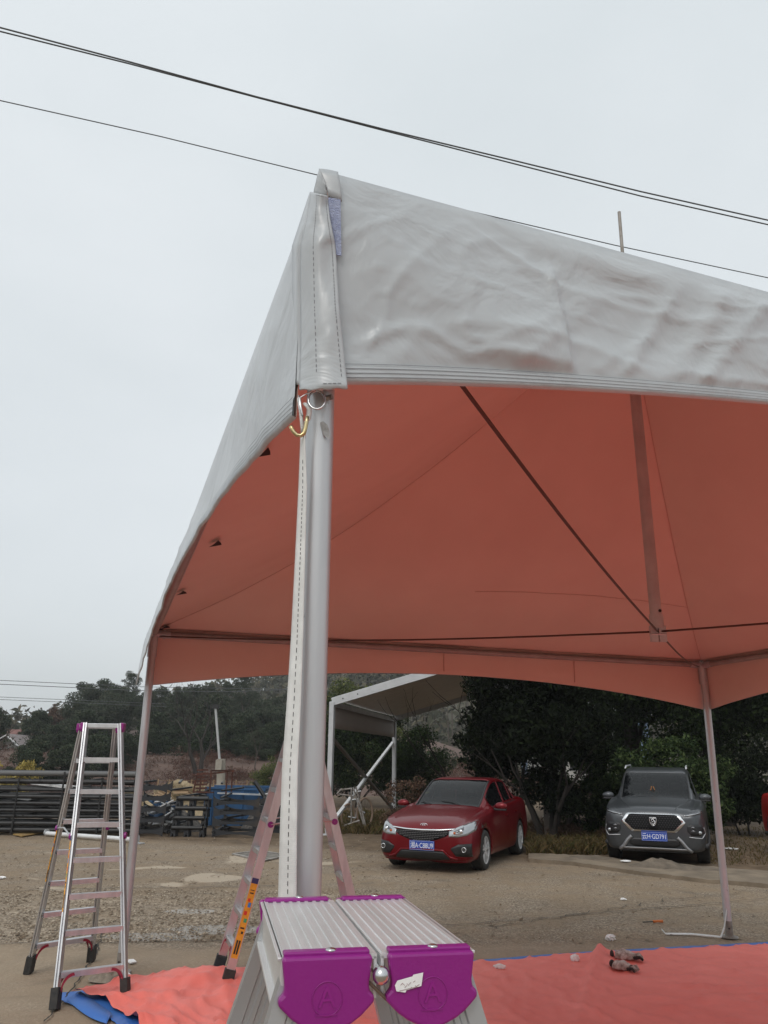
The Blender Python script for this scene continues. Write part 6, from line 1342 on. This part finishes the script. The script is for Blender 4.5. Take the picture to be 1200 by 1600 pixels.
        line_on(lambda a, b: fx(a * sg, b, .012), [(.60, .50), (.82, .48), (.88, .56), (.86, .66)], .009, 'lamp_trim', GALV)
    ig = patch('air_intake', BLACK, (-.44, .44), [(-.44, .42), (-.38, .455), (.38, .455), (.44, .42)], [(-.44, .36), (-.36, .315), (.36, .315), (.44, .36)], .012, 4)
    SKID = mat('silver_skid', (.30, .30, .31), .35, .6)
    for sg in (1, -1): line_on(lambda a, b: fx(a * sg, b, .010), [(.40, .485), (.47, .42), (.55, .31), (.62, .255)], .034, 'skid_plate', SKID)
    patch('skid_plate', SKID, (-.58, .58), [(-.58, .295), (0, .298), (.58, .295)], [(-.58, .262), (0, .255), (.58, .262)], .030, 2)
    line_on(lambda a, b: fx(a, b, .006), [(-.62, .250), (0, .245), (.62, .250)], .035, 'lower_bumper', CLAD)
    if plate_text: plate(t, fx, .49, .155, .45, plate_text)
    if detail:
        q = MB(); c = Vector((.70, -.03, 1.19))
        for pts in (((-.10, 0), (-.06, .06), (-.02, .02), (0, 0)), ((0, 0), (.03, .05), (.0, .13)), ((0, 0), (-.05, .05), (-.03, .13)), ((.0, .0), (.06, .04), (.1, .01))): q.tube([c + Vector((0, a, b)) for a, b in pts], .009, 6)
        q.build('dashboard_ornament', mat('ornament_orange', (.35, .14, .03), .6), t)
    return t
SUVG = carpaint('dark_grey_car_paint', (.075, .080, .086), (.065, .070, .076))
s1 = Vector((4.47, 16.06, 0)); s2 = Vector((6.16, 15.71, 0)); ax2 = (s2 - s1).normalized(); hd = Vector((-.375, -.927, 0)); mid = (s1 + s2) / 2; cc = mid + Vector((.02, .1, 0)) - hd * 1.30
make_suv('dark grey crossover car with a horse-head badge parked facing the camera under the trees', (cc.x, cc.y, 0), math.atan2(hd.y, hd.x), SUVG, '云H·GD791')
p3_ = aty(1203, 1300, 14.6); c3 = Vector((p3_.x + 2.12, 15.9, 0)); make_suv('red car at the right edge, only its black-clad flank and pale mirror in view', (c3.x, c3.y, 0), radians(-97), carpaint('bright_red_paint', (.45, .012, .012), (.4, .01, .01)), None, PAPER, False)

# ------------------------------------------------------------------ small things lying about
GLV = mat('soiled_glove', (.60, .53, .49), .9, 0, (.22, .14, .115), 22, .6, 120); GLD = mat('dark_glove_palm', (.035, .022, .02), .9)
def glove(label, px, py, s_, rz, seed):
    p = G(px, py); random.seed(seed); t = thing('work_glove', label, 'glove', (p.x, p.y, .035), rz); q = MB(); n = 14; P = []
    for i in range(n + 1):
        u = i / n; r = .058 * s_ * (.75 + .5 * sin(pi * min(1, u * 1.1))) * (1 + .2 * fbm(u * 4, seed)); P.append([Vector(((u - .5) * .16 * s_, r * cos(a) * 1.1 + .01 * fbm(u * 5, a + seed), max(-.012, r * .75 * sin(a) + .01 * fbm(u * 6, a)) + .02)) for a in [2 * pi * k / 12 for k in range(13)]])
    q.grid(P); q.build('cuff_and_palm', GLV, t, smooth='all')
    q = MB(); q.ball((-.105 * s_, 0, .035), .036 * s_, 7, sc=(.45, 1.1, .8)); q.build('cuff_opening', GLD, t, smooth='all')
    for k in range(4):
        q = MB(); y = (-.035 + k * .023) * s_; q.tube([(.06 * s_, y, .02), (.11 * s_, y * 1.25, .03 + .01 * (k % 2)), (.135 * s_, y * 1.3 - .01, .012)], [.014 * s_, .013 * s_, .009 * s_], 8); q.build('finger', GLV if k else GLD, t, smooth='all')
    q = MB(); q.tube([(-.01, .045 * s_, .02), (.035 * s_, .075 * s_, .02)], [.015 * s_, .010 * s_], 8); q.build('thumb', GLD, t, smooth='all')
glove('upper soiled work glove lying on the red tarpaulin by the fold', 978, 1505, 1.15, -.25, 2); glove('lower soiled work glove with dark cuff opening on the red tarpaulin', 974, 1522, 1.0, -.75, 5)
def crumple(label, px, py, r, m, sc=(1, 1, .7), seed=0, z=.03, nm='crumpled_paper', cat='paper'):
    p = G(px, py); q = MB(); n = 8; P = []
    for i in range(16):
        P.append([Vector((p.x, p.y, z + r * sc[2] * .6)) + Vector((sc[0] * sin(pi * j / n) * cos(2 * pi * i / 16), sc[1] * sin(pi * j / n) * sin(2 * pi * i / 16), sc[2] * cos(pi * j / n))) * r * (1 + .5 * noise.noise(Vector((i * .9 + seed, j * 1.1, seed)))) for j in range(n + 1)])
    q.grid(P, closeu=True); return tag(q.build(nm, m), label, cat)
crumple('white roll of tape on the red tarpaulin near the purple cap', 781, 1519, .032, PAPER, (1.7, .7, .7), 1, .03)
crumple('crumpled white paper on the red tarpaulin left of the fold', 899, 1507, .042, PAPER, (1, .9, .8), 3, .03)
crumple('crumpled white paper on the bare ground beyond the fold', 954, 1470, .045, PAPER, (1.1, .7, .7), 5, .01)
crumple('small white wrapper on the ground in front of the cars', 974, 1407, .035, PAPER, (1.1, .8, .4), 7, .01)
crumple('white scrap of paper on the soil beside the grey car', 1142, 1327, .10, PAPER, (1.5, 1, .12), 8, .01); crumple('white wrapper on the kerb below the grey car', 978, 1353, .07, PAPER, (1.4, .8, .25), 9, .07)
crumple('white paper scrap at the far left of the yard', 3, 1373, .04, PAPER, (1.4, .8, .4), 11, .01)
p = G(1021, 1443); t = thing('screwdriver', 'orange-handled screwdriver lying on the bare ground', 'screwdriver', (p.x, p.y, .02), .12)
q = MB(); q.tube([(0, 0, 0), (.05, 0, .004), (.115, 0, .002)], [.016, .013, .017], 10); q.build('handle', mat('orange_handle', (.62, .16, .03), .5), t, smooth='all'); q = MB(); q.tube([(0, 0, 0), (-.13, 0, -.004)], .006, 8); q.build('blade', DSTEEL, t)
# rag and white bottle by the tall ladder
p = G(175, 1534); t = thing('cloth_rag', 'dirty pale rag crumpled behind the front foot of the tall stepladder', 'rag', (p.x, p.y, .01))
q = MB(); P = []
for i in range(22):
    a = 2 * pi * i / 22; P.append([Vector((.20 * r * cos(a) * (1 + .3 * fbm(cos(a) * 2, sin(a) * 2)), .11 * r * sin(a), .065 * (1 - r ** 2) * (1 + 1.3 * fbm(r * cos(a) * 5, r * sin(a) * 5)) + .004)) for r in (0, .2, .4, .6, .8, 1)])
q.grid(P, closeu=True); q.build('cloth', mat('dirty_rag', (.33, .28, .22), .95, 0, (.20, .165, .13), 14, .8, 60), t, smooth='all')
for (pts, m_, lab) in ((((196, 1504), (208, 1503), (213, 1507), (203, 1509)), PAPER, 'flat white card on the ground behind the tall ladder foot'), (((198, 1522), (207, 1530), (204, 1532), (196, 1528)), PAPER, 'narrow white packing strip beside the rag')):
    q = MB(); g = [G(*p_) + Vector((0, 0, .02)) for p_ in pts]; q.add(g, [(0, 1, 2, 3)]); tag(q.build('card', m_, solid=.01), lab, 'card')
random.seed(77)
LEAFD = mat('dead_leaf', (.07, .045, .025), .9, 0, (.13, .08, .04), 10)
V = []; F_ = []
for i in range(260):
    p = G(random.uniform(0, 1200), 1335 + 140 * random.random() ** 1.2); a = random.uniform(0, 6.28); l = random.uniform(.02, .06); k = len(V); d = Vector((cos(a), sin(a), 0)) * l; n_ = Vector((-d.y, d.x, 0)) * .35
    V += [p - d + Vector((0, 0, .012)), p + n_ + Vector((0, 0, .02)), p + d + Vector((0, 0, .028)), p - n_ + Vector((0, 0, .014))]; F_.append((k, k + 1, k + 2, k + 3))
tag(npmesh('leaves', np.array([tuple(v) for v in V]), np.array(F_), LEAFD), 'dead leaves and twigs strewn over the yard', 'dead leaves', kind='stuff')

# ------------------------------------------------------------------ haze
q = MB(); q.box((0, 0, 18.5), (980, 980, 40)); hz = q.build('haze', None)
hz.data.materials.clear(); hm = bpy.data.materials.new('haze_air'); hm.use_nodes = True; t = hm.node_tree; t.nodes.clear(); o_ = t.nodes.new('ShaderNodeOutputMaterial'); pv = t.nodes.new('ShaderNodeVolumePrincipled'); pv.inputs['Color'].default_value = (.93, .95, .97, 1); pv.inputs['Density'].default_value = .0008; pv.inputs['Anisotropy'].default_value = .2
t.links.new(pv.outputs[0], o_.inputs['Volume']); hz.data.materials.append(hm); hz['kind'] = 'stuff'

# turn the lettering from fonts to plain meshes
dg = bpy.context.evaluated_depsgraph_get()
for o in [o for o in bpy.data.objects if o.type == 'FONT']:
    me = bpy.data.meshes.new_from_object(o.evaluated_get(dg)); n_ = bpy.data.objects.new(o.name, me); COL.objects.link(n_); n_.parent = o.parent; n_.matrix_local = o.matrix_local.copy()
    nm = o.name; bpy.data.objects.remove(o); n_.name = nm
